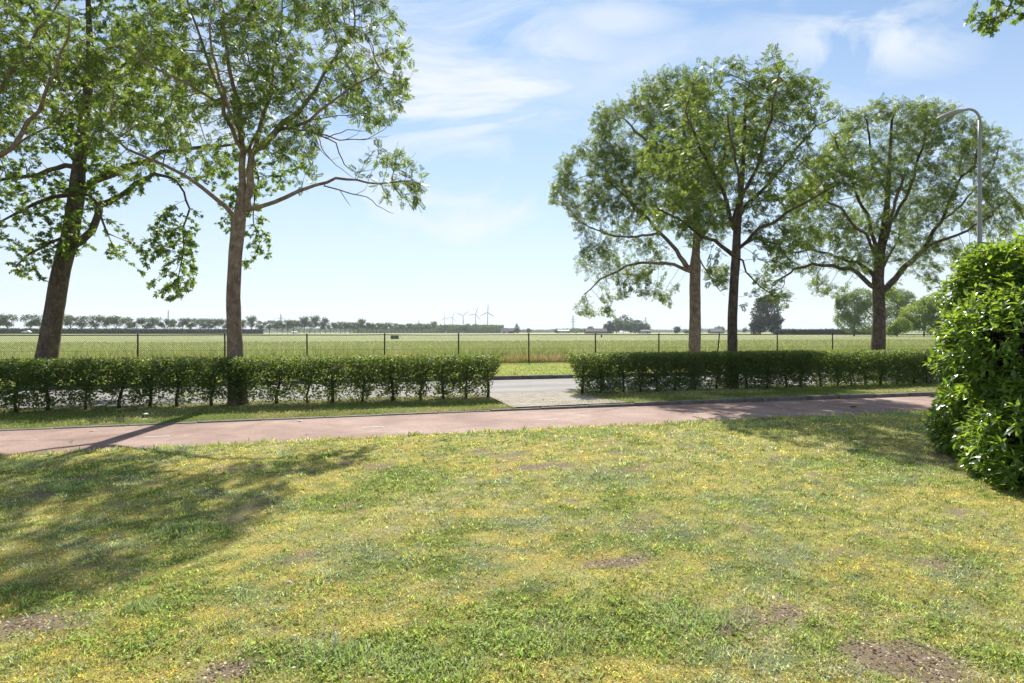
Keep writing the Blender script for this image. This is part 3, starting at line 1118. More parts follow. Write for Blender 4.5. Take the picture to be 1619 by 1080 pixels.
def grow(seeds, parents, srad, attr, step=0.22, kill=0.30, infl=3.0, iters=90, maxn=24000, up=0.05):
    Pn = [np.array(p) for p in seeds]
    par = list(parents)
    A = attr.copy()
    P0 = np.array(Pn)
    D = np.full(len(A), 1e9)
    I = np.zeros(len(A), int)
    for k_ in range(0, len(P0), 200):
        dd = np.linalg.norm(A[:, None] - P0[None, k_:k_ + 200], axis=2)
        m = dd.argmin(1)
        v = dd[np.arange(len(A)), m]
        u2 = v < D
        D[u2] = v[u2]
        I[u2] = m[u2] + k_
    last = {}
    Pa = np.zeros((maxn + 400, 3))
    Pa[:len(P0)] = P0
    n = len(P0)
    for it in range(iters):
        if len(A) == 0 or n >= maxn:
            break
        act = D < (infl if it > 25 else 99)
        if not act.any():
            break
        vec = A[act] - Pa[I[act]]
        vec /= np.linalg.norm(vec, axis=1, keepdims=True) + 1e-9
        acc = np.zeros((n, 3))
        np.add.at(acc, I[act], vec)
        ids = np.unique(I[act])
        dirs = acc[ids]
        dirs /= np.linalg.norm(dirs, axis=1, keepdims=True) + 1e-9
        dirs += rng.normal(0, 0.16, dirs.shape) + np.array([0, 0, up])
        dirs /= np.linalg.norm(dirs, axis=1, keepdims=True)
        dead = []
        newi = []
        for id_, dv in zip(ids, dirs):
            l_ = last.get(id_)
            if l_ is not None and np.dot(l_[0], dv) > 0.90:
                l_[1] += 1
                if l_[1] > 2:
                    dead.append(id_)
                continue
            last[id_] = [dv, 0]
            if n + len(newi) >= maxn:
                break
            newi.append((id_, dv))
        s0 = n
        for id_, dv in newi:
            Pa[n] = Pa[id_] + dv * step * random.uniform(0.8, 1.2)
            par.append(id_)
            n += 1
        if n > s0:
            for k_ in range(s0, n, 200):
                e = min(n, k_ + 200)
                dd = np.linalg.norm(A[:, None] - Pa[None, k_:e], axis=2)
                m = dd.argmin(1)
                v = dd[np.arange(len(A)), m]
                u2 = v < D
                D[u2] = v[u2]
                I[u2] = m[u2] + k_
        keep = D > kill
        if dead:
            keep &= ~np.isin(I, dead)
        A, D, I = A[keep], D[keep], I[keep]
        if n == s0 and not dead:
            break
    return Pa[:n], np.array(par)


def crook(pts, amp=0.5):
    """bends a limb between its given points"""
    res = [pts[0]]
    for (a, ra), (b, rb) in zip(pts[:-1], pts[1:]):
        L_ = np.linalg.norm(b - a)
        if L_ > 0.5:
            res.append(((a * .62 + b * .38) + rng.normal(0, .055, 3) * L_ * amp, ra * .6 + rb * .4))
        res.append((b, rb))
    return res


def polyline(pts, step=0.2):
    """pts: list of (pos3, radius) -> resampled with slight wobble"""
    res = []
    for (a, ra), (b, rb) in zip(pts[:-1], pts[1:]):
        a, b = np.array(a), np.array(b)
        m = max(1, int(np.linalg.norm(b - a) / step))
        for i_ in range(m):
            f = i_ / m
            res.append((a * (1 - f) + b * f, ra * (1 - f) + rb * f))
    res.append((np.array(pts[-1][0]), pts[-1][1]))
    return res


def build_tree(name, d, trunk, limbs, blobs, bare=(), label='', cat='tree', group=None, leafT=None, leaf_size=0.2, mat=None, bark=None,
               natt=1500, per=2.4, gap=0.25, step=0.22, kill=0.3, droop=0.35, maxn=24000, tip_r=0.0045, seed=1, twig_len=5, gs=1.3, shell=0.5):
    """trunk / limbs: lists of (px, y, width_px, depth offset); limbs start from the closest point already built"""
    s = d / F

    def w3(p):
        off = p[3] if len(p) > 3 else 0.0
        so = (d + off) / F
        return (np.array([(p[0] - CX) * so, d + off, H - (p[1] - HY) * so]), p[2] * s / 2)
    seeds, par, rad = [], [], []
    tr = [w3(p) for p in trunk]
    base = tr[0][0].copy()
    base[2] = -0.05
    r0 = tr[0][1]
    tr = [(base, r0 * 1.35), (base * [1, 1, 0] + [0, 0, 0.12], r0 * 1.15)] + [t for t in tr if t[0][2] > 0.2]
    for i_, (p_, r1) in enumerate(polyline(tr)):
        seeds.append(p_)
        par.append(i_ - 1)
        rad.append(r1)
    barenodes = set()
    nb = 0
    for li, lb in enumerate(list(limbs) + list(bare)):
        pts = crook([w3(p) for p in lb], .9)
        arr = np.array(seeds)
        j0 = int(np.linalg.norm(arr - pts[0][0], axis=1).argmin())
        pr = j0
        prev = len(seeds)
        pl = polyline([(arr[j0], min(rad[j0] * .8, pts[0][1]))] + pts, 0.2 if li < len(limbs) else 0.12)
        for (p_, r1) in pl[1:]:
            r1 *= 0.86
            p_ = p_ + rng.normal(0, 0.012, 3)
            seeds.append(p_)
            par.append(pr)
            rad.append(r1)
            pr = len(seeds) - 1
            if li >= len(limbs):
                barenodes.add(pr)
    ns = len(seeds)
    A = blob_points(blobs, d, natt, shell, gap, gs, seed)
    # grow from seeds except bare twigs and lowest trunk
    Sx = np.array(seeds)
    hid = np.array([(i_ in barenodes) or (rad[i_] > r0 * 0.8) for i_ in range(ns)])
    Sg = Sx.copy()
    Sg[hid] += np.array([0, 0, -1e4])
    Pn, pr = grow(Sg, par, rad, A, step=step, kill=kill, maxn=maxn)
    Pn[:ns] = Sx
    n = len(Pn)
    # pipe model radii
    ar = np.zeros(n)
    kids = [[] for _ in range(n)]
    for i_ in range(n):
        if pr[i_] >= 0:
            kids[pr[i_]].append(i_)
    order = np.arange(n)[::-1]
    expn = 2.35
    for i_ in order:
        if not kids[i_]:
            ar[i_] = tip_r ** expn
        if pr[i_] >= 0:
            ar[pr[i_]] += ar[i_]
    rr = ar ** (1 / expn)
    for i_ in range(ns):
        rr[i_] = max(min(rr[i_], rad[i_] * 1.1), rad[i_])
    for i_ in range(n):
        if pr[i_] >= 0:
            rr[i_] = min(rr[i_], rr[pr[i_]])
    # depth from tip
    dep = np.zeros(n, int)
    for i_ in order:
        if pr[i_] >= 0:
            dep[pr[i_]] = max(dep[pr[i_]], dep[i_] + 1)
    # smooth grown nodes a little
    Ps = Pn.copy()
    for i_ in range(ns, n):
        if kids[i_]:
            Ps[i_] = 0.5 * Pn[i_] + 0.25 * Pn[pr[i_]] + 0.25 * Pn[kids[i_][0]]
    Pn = Ps
    # chains -> tubes
    VV_, QQ_ = [], []
    off = 0
    done = np.zeros(n, bool)
    starts = [0]
    while starts:
        st = starts.pop()
        chain = []
        if pr[st] >= 0:
            chain.append(pr[st])
        cur = st
        while True:
            chain.append(cur)
            ks = kids[cur]
            if not ks:
                break
            ks = sorted(ks, key=lambda k2: -rr[k2] - dep[k2] * 1e-5)
            starts += ks[1:]
            cur = ks[0]
        if len(chain) < 2:
            continue
        cr = rr[chain].copy()
        if pr[st] >= 0:
            cr[0] = min(cr[0], cr[1] * 1.15)
        cr[-1] *= 0.5
        mr = cr.max()
        ns_ = 14 if mr > 0.07 else 8 if mr > 0.03 else 5 if mr > 0.012 else 3
        v, q_, _ = tube_np(Pn[chain], cr, ns_)
        if mr > 0.06:      # uneven bark surface
            c_ = np.repeat(Pn[chain], ns_, 0)
            dv = v - c_
            v = c_ + dv * (1 + 0.16 * (fbm(v * [7, 7, 2.5], 7, 2) - 0.5))[:, None]
        VV_.append(v)
        QQ_.append(q_ + off)
        off += len(v)
    root = empty(name, (base[0], base[1], 0), label, cat, group)
    loc = np.array([base[0], base[1], 0])
    me = mesh_np('trunk', np.concatenate(VV_) - loc, np.concatenate(QQ_), smooth=True)
    link('trunk', me, root, bark or M_bark)
    # leaves
    cand = np.array([i_ for i_ in range(ns, n) if dep[i_] <= twig_len and rr[i_] < 0.02])
    cnt = rng.poisson(per, len(cand)) + (dep[cand] == 0) * 2
    idx = np.repeat(cand, cnt)
    bd = Pn[idx] - Pn[pr[idx]]
    bd /= np.linalg.norm(bd, axis=1, keepdims=True) + 1e-9
    dv = bd * 0.7 + rng.normal(0, 0.65, (len(idx), 3)) + np.array([0, 0, -droop])
    tpos = Pn[pr[idx]] + (Pn[idx] - Pn[pr[idx]]) * rng.uniform(0, 1.1, (len(idx), 1)) + rng.normal(0, 0.025, (len(idx), 3))
    V_, Q_ = place(leafT, tpos, dv, leaf_size * rng.uniform(0.65, 1.2, len(idx)), 0.7)
    me = mesh_np('crown', V_ - loc, Q_)
    link('crown', me, root, mat)
    print(name, 'nodes', n, 'leaves', len(idx), 'faces', len(Q_))
    return root


ASH4, ASH3, LOB, SIMP = template_ash(4), template_ash(3), template_lobed(), template_simple()

# --- ash in the left hedge
D2 = 12.6
build_tree('ash_tree', D2,
    [(376, 643, 27), (372, 560, 24), (369, 470, 21), (372, 400, 21), (378, 345, 23)],
    [[(381, 325, 14), (383, 290, 12), (386, 240, 11), (380, 190, 9), (372, 140, 7), (360, 70, 5, -.3), (350, 0, 3, -.5)],
     [(390, 330, 15), (395, 290, 13), (399, 240, 12), (440, 205, 11, .2), (470, 180, 9, .3), (500, 140, 6, .5), (530, 90, 4, .6), (560, 50, 3, .7)],
     [(400, 240, 9), (415, 180, 7, .4), (430, 110, 5, .8), (445, 40, 3.5, 1.0), (450, -30, 2.5, 1.2)],
     [(386, 240, 8), (355, 180, 7, -.3), (335, 110, 5, -.7), (310, 40, 3.5, -1.0), (290, -20, 2.5, -1.2)],
     [(388, 333, 10), (420, 325, 8, -.1), (455, 310, 7.5, -.2), (500, 293, 6, -.3), (530, 283, 5, -.4), (565, 283, 4, -.4), (600, 292, 3, -.5), (640, 285, 2, -.5)],
     [(368, 340, 10), (345, 315, 8), (320, 298, 7, -.2), (290, 275, 6, -.4), (255, 260, 5, -.6), (200, 235, 3.5, -.9), (160, 200, 2.5, -1.1)],
     [(440, 205, 6, .2), (490, 190, 5, -.3), (540, 150, 3.5, -.6), (600, 110, 2.5, -.8)],
     [(340, 160, 5, -.5), (290, 130, 4, -1.0), (230, 100, 3, -1.4), (190, 70, 2.4, -1.6)],
     [(385, 210, 6, 0), (360, 170, 5, -1.0), (340, 100, 4, -1.8), (330, 40, 3, -2.2)],
     [(392, 240, 6, 0), (420, 190, 5, 1.0), (400, 120, 4, 1.8), (380, 50, 3, 2.2)]],
    [(330, 80, 150, 110), (480, 70, 140, 110), (250, 150, 110, 90), (585, 120, 74, 85), (632, 282, 54, 40, -.4, .7), (648, 280, 34, 30, -.4, .7), (612, 305, 26, 18, -.4, .6), (655, 300, 26, 20, -.4, .6), (430, 190, 90, 70), (400, -30, 190, 70),
     (300, 230, 80, 35, -.2), (200, 220, 60, 60, -.6), (560, 20, 70, 50), (480, 240, 50, 25, 0, 1), (600, 180, 30, 20), (575, 262, 28, 14, -.4, .6)],
    bare=[[(455, 200, 4, .2), (500, 212, 3), (530, 225, 2.5), (545, 260, 2), (562, 272, 1.3), (590, 268, 1)],
          [(500, 212, 3), (545, 223, 2.2), (580, 220, 1.6), (608, 206, 1.1), (624, 188, .8)],
          [(515, 218, 2), (550, 205, 1.6), (580, 207, 1.1), (600, 196, .8)],
          [(470, 200, 3), (520, 185, 2), (560, 180, 1.4), (582, 183, .9)],
          [(545, 222, 1.4), (565, 212, 1), (580, 190, .8)],
          [(575, 221, 1.3), (598, 217, 1), (618, 215, .7)],
          [(500, 212, 2), (515, 245, 1.6), (530, 262, 1.3), (560, 280, 1)],
          [(485, 215, 2), (505, 235, 1.4), (522, 252, 1), (535, 250, .7)],
          [(512, 294, 3, -.3), (545, 303, 2.3, -.3), (580, 312, 1.8, -.3), (605, 330, 1.2, -.3), (624, 339, .8, -.3)],
          [(535, 300, 1.6, -.3), (548, 318, 1.2, -.3), (556, 329, .8, -.3)],
          [(560, 308, 1.4, -.3), (577, 300, 1, -.3), (582, 290, .7, -.3)],
          [(560, 284, 1.4, -.4), (572, 268, 1, -.4), (590, 255, .7, -.4)]],
    label='ash tree with pale straight trunk rising through the left hedge, bare twigs at its right', group='trees along the road',
    leafT=ASH4, leaf_size=0.17, mat=M_ash, natt=16000, per=1.9, gap=0.38, step=0.14, kill=0.17, seed=3, gs=1.9)

# --- big leaning tree across the road
D1 = 16.9
build_tree('leaning_tree', D1,
    [(58, 610, 34), (66, 585, 32), (75, 560, 30), (86, 490, 27), (97, 425, 26), (112, 370, 25), (121, 310, 23), (124, 268, 19), (133, 190, 15), (143, 110, 12), (141, 40, 9), (138, -40, 6), (135, -120, 3)],
    [[(117, 388, 15), (145, 365, 13), (158, 335, 12), (185, 312, 10, -.2), (215, 290, 8, -.3), (245, 275, 6, -.5), (280, 285, 4, -.7), (300, 330, 3, -.8), (290, 400, 2, -.9)],
     [(128, 305, 14), (150, 285, 13), (185, 272, 12), (220, 258, 10), (255, 240, 8, .3), (330, 230, 6, .6), (385, 228, 4, .8), (410, 280, 3, .9), (400, 340, 2, 1.0)],
     [(122, 305, 9), (85, 312, 7, -.4), (40, 330, 5, -.8), (0, 350, 3, -1)],
     [(122, 265, 10), (75, 268, 8), (25, 280, 6), (-30, 295, 4), (-80, 300, 3)],
     [(135, 180, 8), (170, 140, 6, .6), (210, 90, 4, 1), (240, 30, 3, 1.2)],
     [(138, 150, 8), (110, 100, 6, -.6), (70, 50, 4, -1), (40, -10, 3, -1.2)],
     [(112, 372, 6), (80, 385, 5, -.6), (50, 400, 3.5, -1.0), (25, 420, 2.5, -1.2)],
     [(128, 305, 6, 0), (160, 330, 4, -1), (170, 370, 3, -1.6)],
     [(125, 262, 7), (150, 210, 5, -1.2), (180, 180, 3.5, -2)],
     [(125, 262, 7), (100, 210, 5, 1.5), (80, 180, 3.5, 2.4)]],
    [(275, 410, 48, 70, -.8, .9), (285, 440, 36, 42, -.8, .8), (255, 380, 34, 40, -.8, .8), (290, 350, 38, 35, -.7, .8), (390, 350, 44, 66, .9, .8), (400, 390, 34, 40, .9, .7), (375, 280, 50, 45, .8), (440, 270, 45, 38, .8), (60, 355, 85, 40, -.6), (50, 305, 110, 40), (180, 200, 120, 80), (60, 160, 100, 100),
     (150, 40, 150, 90), (300, 265, 70, 30, .3), (-60, 250, 70, 100), (45, 425, 32, 26, -.9, .8), (170, 385, 20, 26, -1, .6), (250, 120, 80, 80), (180, 300, 50, 25, -1), (110, 395, 40, 18, -.3), (420, 330, 20, 50, .9, .6), (180, -60, 130, 60)],
    label='large dark leafed tree with a leaning trunk across the road at the left', group='trees along the road',
    leafT=LOB, leaf_size=0.105, mat=M_maple, bark=M_barkd, natt=17000, per=6.0, gap=0.30, step=0.18, kill=0.22, seed=5, droop=0.2, gs=1.3)

# --- ash off the left edge whose long limbs reach into the frame
D0 = 11.2
build_tree('spreading_ash', D0,
    [(-125, 655, 30), (-120, 560, 27), (-122, 450, 25), (-118, 380, 24), (-112, 330, 22)],
    [[(-105, 325, 14), (-60, 290, 12), (-20, 262, 10), (20, 232, 8.5), (45, 195, 7), (75, 135, 5, -.2), (95, 85, 4, -.3), (110, 30, 3, -.4)],
     [(-110, 320, 13), (-70, 240, 10), (-30, 185, 8), (0, 145, 7), (30, 95, 5.5), (60, 45, 4), (90, 5, 3), (110, -30, 2)],
     [(-112, 320, 11), (-100, 220, 9), (-70, 120, 7), (-30, 40, 5), (0, -10, 3)],
     [(20, 232, 5), (50, 215, 4, .3), (90, 195, 3, .5), (120, 150, 2.4, .7)],
     [(-112, 320, 10), (-150, 220, 8), (-190, 120, 5), (-220, 60, 3)],
     [(30, 95, 4), (70, 90, 3, .4), (110, 95, 2, .7)],
     [(0, 145, 4), (-5, 90, 3, .5), (10, 30, 2.4, .8), (10, -20, 2, 1)]],
    [(60, 60, 80, 80), (85, 150, 60, 60, .2), (20, 200, 60, 50), (-60, 80, 110, 110), (-180, 120, 110, 100), (0, -20, 120, 50), (-60, 220, 60, 40), (120, 100, 40, 60, .4), (-140, 20, 100, 60)],
    label='spreading tree mostly outside the left edge, only its long thin limbs and leaves showing', group='trees along the road',
    leafT=ASH4, leaf_size=0.15, mat=M_ash, bark=M_bark, natt=9000, per=2.0, gap=0.30, step=0.15, kill=0.18, seed=8, gs=1.6)

# --- three ashes at the right
DB = 16.0
build_tree('ash_tree', DB,
    [(1156, 618, 20), (1158, 555, 15), (1158, 500, 14.5), (1161, 440, 14), (1164, 405, 14), (1165, 370, 12), (1168, 340, 10), (1172, 300, 8), (1176, 240, 6, .1), (1178, 180, 4.5, .1), (1185, 130, 3)],
    [[(1163, 408, 9), (1140, 390, 7, -.2), (1110, 375, 5, -.5), (1080, 350, 4, -.8), (1040, 330, 3, -1)],
     [(1166, 360, 9), (1185, 320, 7, .2), (1215, 290, 6, .4), (1250, 250, 4.5, .6), (1290, 200, 3, .8), (1320, 185, 2, .9)],
     [(1166, 370, 9), (1150, 325, 7, -.3), (1130, 280, 6, -.4), (1105, 230, 4.5, -.5), (1085, 180, 3, -.6)],
     [(1168, 330, 7), (1195, 270, 6, -.5), (1212, 210, 4.5, -.8), (1222, 160, 3, -1), (1228, 125, 2, -1)],
     [(1165, 395, 7), (1200, 360, 6, -.6), (1245, 335, 4.5, -1), (1290, 310, 3, -1.2), (1330, 290, 2, -1.3)],
     [(1165, 395, 6), (1195, 375, 5, .8), (1230, 385, 4, 1.2), (1255, 420, 2.5, 1.4)],
     [(1166, 370, 6), (1150, 330, 5, 1), (1140, 270, 4, 1.5), (1150, 200, 3, 1.8)],
     [(1166, 365, 6), (1170, 310, 5, -1), (1160, 240, 4, -1.5), (1150, 180, 3, -1.8)],
     [(1163, 405, 4), (1180, 430, 3, -.4), (1200, 450, 2.2, -.6), (1225, 470, 1.5, -.7)]],
    [(1150, 175, 95, 80), (1220, 180, 85, 75), (1090, 250, 85, 70), (1150, 290, 120, 70), (1260, 280, 75, 60), (1215, 115, 55, 25, 0, .8), (1310, 185, 30, 25, .8, .8), (1320, 290, 50, 35, -1), (1240, 370, 60, 40, 0), (1080, 340, 60, 35, -.7),
     (1215, 430, 30, 40, 0, .6), (1120, 115, 40, 20), (1290, 140, 22, 14), (1185, 470, 16, 14), (1238, 98, 18, 16, -1, .6), (1230, 135, 60, 34, -.5, .8), (1130, 425, 22, 30, -.3, .6)],
    label='slim ash tree growing inside the right hedge, right of the thick pale trunk', group='trees along the road',
    leafT=ASH4, leaf_size=0.17, mat=M_ash, bark=M_barkd, natt=16000, per=2.1, gap=0.34, step=0.15, kill=0.18, seed=13, gs=1.6)

DA = 22.6
build_tree('ash_tree', DA,
    [(1098, 588, 21), (1098, 555, 19), (1099, 500, 17.5), (1099, 450, 17), (1099, 430, 19), (1100, 400, 13), (1103, 360, 11), (1100, 310, 9), (1090, 260, 7), (1080, 200, 5, .2), (1085, 150, 4)],
    [[(1094, 428, 11), (1075, 405, 8), (1060, 385, 7), (1045, 370, 6, .2), (1020, 340, 5, .3), (990, 310, 4, .4), (955, 280, 3, .5)],
     [(1095, 430, 7), (1065, 417, 6, -.3), (1030, 415, 5, -.6), (990, 420, 4, -.9), (950, 440, 3, -1), (925, 465, 2, -1)],
     [(1100, 320, 7), (1060, 270, 6, -.4), (1020, 220, 5, -.7), (990, 190, 3.5, -.9)],
     [(1098, 300, 7), (1120, 240, 6, .4), (1140, 180, 4, .8)],
     [(1045, 370, 5, .2), (1000, 375, 4, -.4), (960, 370, 3, -.8), (915, 350, 2.2, -1), (890, 320, 1.6, -1)],
     [(1020, 340, 4, .3), (980, 280, 3.5, .8), (940, 240, 2.5, 1.2), (920, 230, 2, 1.3)],
     [(1101, 390, 6), (1120, 360, 5, .8), (1150, 320, 4, 1.4)],
     [(1100, 330, 6), (1090, 280, 5, -1.4), (1060, 230, 4, -2)],
     [(1099, 400, 3), (1112, 420, 2.5), (1125, 440, 2), (1140, 462, 1.5)]],
    [(940, 270, 60, 55), (1000, 210, 70, 65), (1060, 160, 70, 55), (900, 300, 28, 40), (960, 340, 70, 45), (1040, 290, 90, 70), (940, 420, 32, 45, -.9, .7), (1010, 400, 50, 40), (1110, 240, 70, 70), (975, 455, 35, 20, -.6, .7),
     (1050, 460, 20, 18, 0, .6), (1020, 450, 16, 30, -.4, .6), (1130, 440, 18, 20), (920, 480, 14, 14, -1, .6), (955, 490, 22, 12, -.8, .6), (1120, 350, 40, 50)],
    label='ash tree with a thick pale trunk behind the right hedge, leftmost crown on the right', group='trees along the road',
    leafT=ASH3, leaf_size=0.20, mat=M_ash, bark=M_bark, natt=20000, per=3.6, gap=0.28, step=0.17, kill=0.19, seed=17, gs=1.2)

DC = 24.8
build_tree('ash_tree', DC,
    [(1388, 582, 24), (1388, 550, 21), (1390, 500, 18), (1389, 460, 18), (1388, 440, 17), (1392, 400, 14), (1397, 370, 12), (1402, 330, 9), (1405, 280, 7), (1408, 230, 5), (1410, 190, 4)],
    [[(1395, 462, 12), (1420, 435, 11), (1445, 410, 9), (1460, 395, 8), (1475, 365, 6.5), (1500, 320, 5), (1520, 280, 4), (1545, 230, 3)],
     [(1384, 455, 9), (1365, 440, 8), (1345, 425, 7, -.3), (1315, 420, 6, -.6), (1285, 418, 5, -.9), (1255, 425, 4, -1.1), (1235, 440, 3, -1.2)],
     [(1386, 440, 8), (1355, 415, 6, .3), (1320, 405, 5, .6), (1280, 395, 4, .8), (1240, 400, 3, 1)],
     [(1390, 400, 8), (1375, 360, 6), (1355, 310, 5), (1335, 260, 4), (1320, 220, 3)],
     [(1400, 370, 8), (1420, 330, 6), (1445, 280, 5), (1460, 230, 4), (1465, 190, 3)],
     [(1402, 330, 7), (1390, 280, 5, .8), (1375, 230, 4, 1.2), (1370, 190, 3)],
     [(1460, 395, 6), (1490, 380, 5, -.6), (1530, 365, 4, -1), (1570, 340, 3, -1.2), (1600, 310, 2)],
     [(1396, 390, 6), (1410, 340, 5, -1.4), (1430, 280, 4, -2)],
     [(1390, 410, 6), (1370, 370, 5, -1.4), (1330, 330, 4, -2), (1290, 300, 3, -2.4)],
     [(1475, 365, 5), (1515, 330, 4, .8), (1560, 280, 3, 1.4), (1580, 230, 2.4, 1.6)],
     [(1393, 430, 4), (1420, 380, 4, 1.5), (1440, 330, 3, 2.2)]],
    [(1400, 215, 90, 55), (1340, 270, 80, 60), (1480, 230, 80, 60), (1550, 250, 50, 55), (1300, 340, 70, 50), (1410, 320, 90, 60), (1530, 320, 65, 45), (1260, 400, 45, 35), (1350, 400, 50, 35), (1440, 400, 50, 35), (1500, 400, 40, 30),
     (1225, 440, 25, 25), (1295, 450, 20, 20), (1580, 340, 35, 40), (1480, 440, 25, 15), (1420, 465, 20, 12), (1460, 180, 40, 16), (1360, 190, 30, 20), (1330, 460, 12, 12), (1240, 465, 14, 14)],
    label='wide ash tree with forked dark trunk behind the right hedge, near the lamp post', group='trees along the road',
    leafT=ASH3, leaf_size=0.20, mat=M_ash, bark=M_barkd, natt=22000, per=3.4, gap=0.32, step=0.18, kill=0.20, seed=23, gs=1.1)

DD = 26.5
build_tree('ash_tree', DD,
    [(1730, 585, 22), (1728, 500, 19), (1725, 440, 17), (1728, 400, 13), (1735, 330, 9), (1738, 260, 6), (1740, 220, 4)],
    [[(1720, 445, 9), (1680, 410, 7), (1640, 370, 5), (1610, 330, 3.5), (1590, 300, 2.5)],
     [(1728, 400, 8), (1690, 350, 6, -.5), (1650, 300, 4, -.8), (1620, 250, 3, -1)],
     [(1728, 420, 8), (1770, 380, 6), (1810, 320, 4), (1830, 260, 3)],
     [(1733, 350, 6), (1720, 280, 4, 1), (1700, 230, 3, 1.4)]],
    [(1640, 300, 45, 60), (1690, 260, 60, 50), (1760, 260, 70, 60), (1650, 380, 60, 40), (1800, 340, 60, 60), (1720, 380, 60, 40), (1605, 370, 20, 30)],
    label='ash tree cut by the right edge, its thin crown beyond the lamp post', group='trees along the road',
    leafT=ASH3, leaf_size=0.21, mat=M_ash, bark=M_barkd, natt=8500, per=2.6, gap=0.38, step=0.20, kill=0.23, seed=29, gs=1.1)

# --- near tree at the right, only a hanging bough reaches into the top corner
DN = 8.2
build_tree('overhanging_tree', DN,
    [(1900, 690, 40), (1900, 500, 34), (1895, 300, 30), (1890, 100, 26), (1880, -60, 22), (1870, -200, 16)],
    [[(1888, -40, 16), (1820, -110, 13), (1740, -120, 10), (1680, -90, 7, .1), (1640, -50, 5, .1), (1610, -10, 4, .1), (1590, 20, 3, .1)],
     [(1680, -90, 4, .1), (1620, -80, 3.5), (1580, -50, 3), (1555, -15, 2.2)],
     [(1875, -150, 12), (1900, -230, 9), (1950, -290, 6)],
     [(1885, 0, 12), (1960, -60, 9), (2040, -120, 6)]],
    [(1592, 30, 24, 16, .1, .8), (1560, 5, 16, 16, .1, .8), (1625, 15, 24, 18, .1, .8), (1600, -40, 60, 30), (1660, -60, 60, 45), (1780, -130, 90, 50), (1900, -230, 140, 70), (2000, -160, 110, 70), (1575, 40, 12, 8, .1, .8)],
    label='near tree outside the right edge, its leafy bough hanging into the top right corner',
    leafT=LOB, leaf_size=0.075, mat=M_maple, bark=M_barkd, natt=6000, per=4.0, gap=0.2, step=0.10, kill=0.13, seed=31, gs=2.2, droop=.5)


# ------------------------------------------------------------------ clipped hedges
def hedge(name, u0, u1, label, seed, v0=13.02, v1=13.82, top=1.0, dens=1.0):
    root = empty(name, UV((u0 + u1) / 2, 13.42), label, 'hedge', 'clipped hedges along the road')
    loc = np.array(UV((u0 + u1) / 2, 13.42))
    L = u1 - u0
    # stems
    us = []
    u_ = u0 + 0.22
    while u_ < u1 - 0.15:
        us.append(u_)
        u_ += random.uniform(0.40, 0.66)
    us = np.array(us)
    for a_ in us:
        mb = MB()
        x0, vv0 = a_, 13.42 + random.uniform(-.05, .05)
        pts = [UV(x0, vv0, 0.0), UV(x0 + random.uniform(-.03, .03), vv0, .2), UV(x0 + random.uniform(-.07, .07), vv0 + random.uniform(-.04, .04), .5), UV(x0 + random.uniform(-.1, .1), vv0, .88)]
        r = random.uniform(.018, .034)
        mb.tube(np.array(pts) - loc, [r * 1.25, r, r * .8, r * .35], 7)
        for _ in range(11):
            h0 = random.uniform(.15, .75)
            f = h0 / .88
            b0 = np.array(pts[1]) * (1 - f) + np.array(pts[3]) * f
            du = random.choice((-1, 1)) * random.uniform(.12, .34)
            dvv = random.uniform(-.28, .28)
            b2 = b0 + np.array(UV(du, dvv, 0)) + [0, 0, random.uniform(.05, .28)]
            b1 = (b0 + b2) / 2 + [0, 0, random.uniform(-.04, .04)]
            b2[2] = min(b2[2], top - .06)
            mb.tube(np.array([b0, b1, b2]) - loc, [r * .35, r * .25, r * .12], 4)
        mb.build('stem', M_stem, root, smooth=True)
    # foliage
    m = int(L * 12500)
    uu = rng.uniform(u0 - .1, u1 + .1, m)
    vv = rng.uniform(v0 - .06, v1 + .06, m)
    zz = 0.05 + rng.uniform(0, 1, m) ** 0.8 * (top - 0.03)
    pt = np.c_[uu, vv, zz]
    flare = 0.35 * np.clip(1 - zz / top, 0, 1)
    ok = (uu > u0 - .06 + flare) & (uu < u1 + .06 - flare)
    lump = 0.05 * (fbm(pt * 3.2, seed, 2) - 0.5)
    tl = top + 0.035 * (fbm(np.c_[uu * 1.5, vv * 3, uu * 0], seed + 3, 3) - 0.5)
    ok &= (zz < tl) & (vv > v0 + lump + .05 * (1 - zz / top)) & (vv < v1 + lump)
    # front and back faces open up low down
    ds = np.abs(uu[:, None] - us[None, :]).min(1)
    upper = np.clip((zz - 0.62 + .10 * (dens > 1)) / 0.22, 0, 1)
    nz = fbm(pt * [7, 4, 7], seed + 9, 3)
    low = (0.34 + 0.5 * np.exp(-(ds / .15) ** 2)) * (nz > 0.47 - .10 * zz) * np.clip((zz - 0.06) / 0.14, 0, 1) + 0.02
    low = np.clip(low * 1.15 * dens * (1 + 0.7 * (zz / .55)), 0, 1)
    pr_ = low * (1 - upper) + upper * (0.75 + .25 * (nz > .4))
    ok &= rng.uniform(0, 1, m) < pr_
    pt = pt[ok]
    w = np.c_[pt[:, 0] * CT - pt[:, 1] * ST, pt[:, 0] * ST + pt[:, 1] * CT, pt[:, 2]]
    dv = rng.normal(0, 1, w.shape)
    dv[:, 2] = dv[:, 2] * .5 + .1
    V_, Q_ = place(SIMP, w, dv, rng.uniform(.038, .064, len(w)), 1.2)
    link('foliage', mesh_np('foliage', V_ - loc, Q_), root, M_hedge)
    print(name, len(us), 'stems', len(Q_), 'leaves')


def u_of(px, v):
    d = d_at_v(px, v)
    x = (px - CX) / F * d
    return x * CT + d * ST


hedge('clipped_hedge', u_of(-170, 13.4), u_of(793, 13.1), 'long clipped beech hedge on the left, ash trunk rising through it', 200)
hedge('clipped_hedge', u_of(914, 13.1), u_of(1700, 13.4), 'clipped beech hedge on the right, reaching behind the glossy bush', 300, dens=1.35)


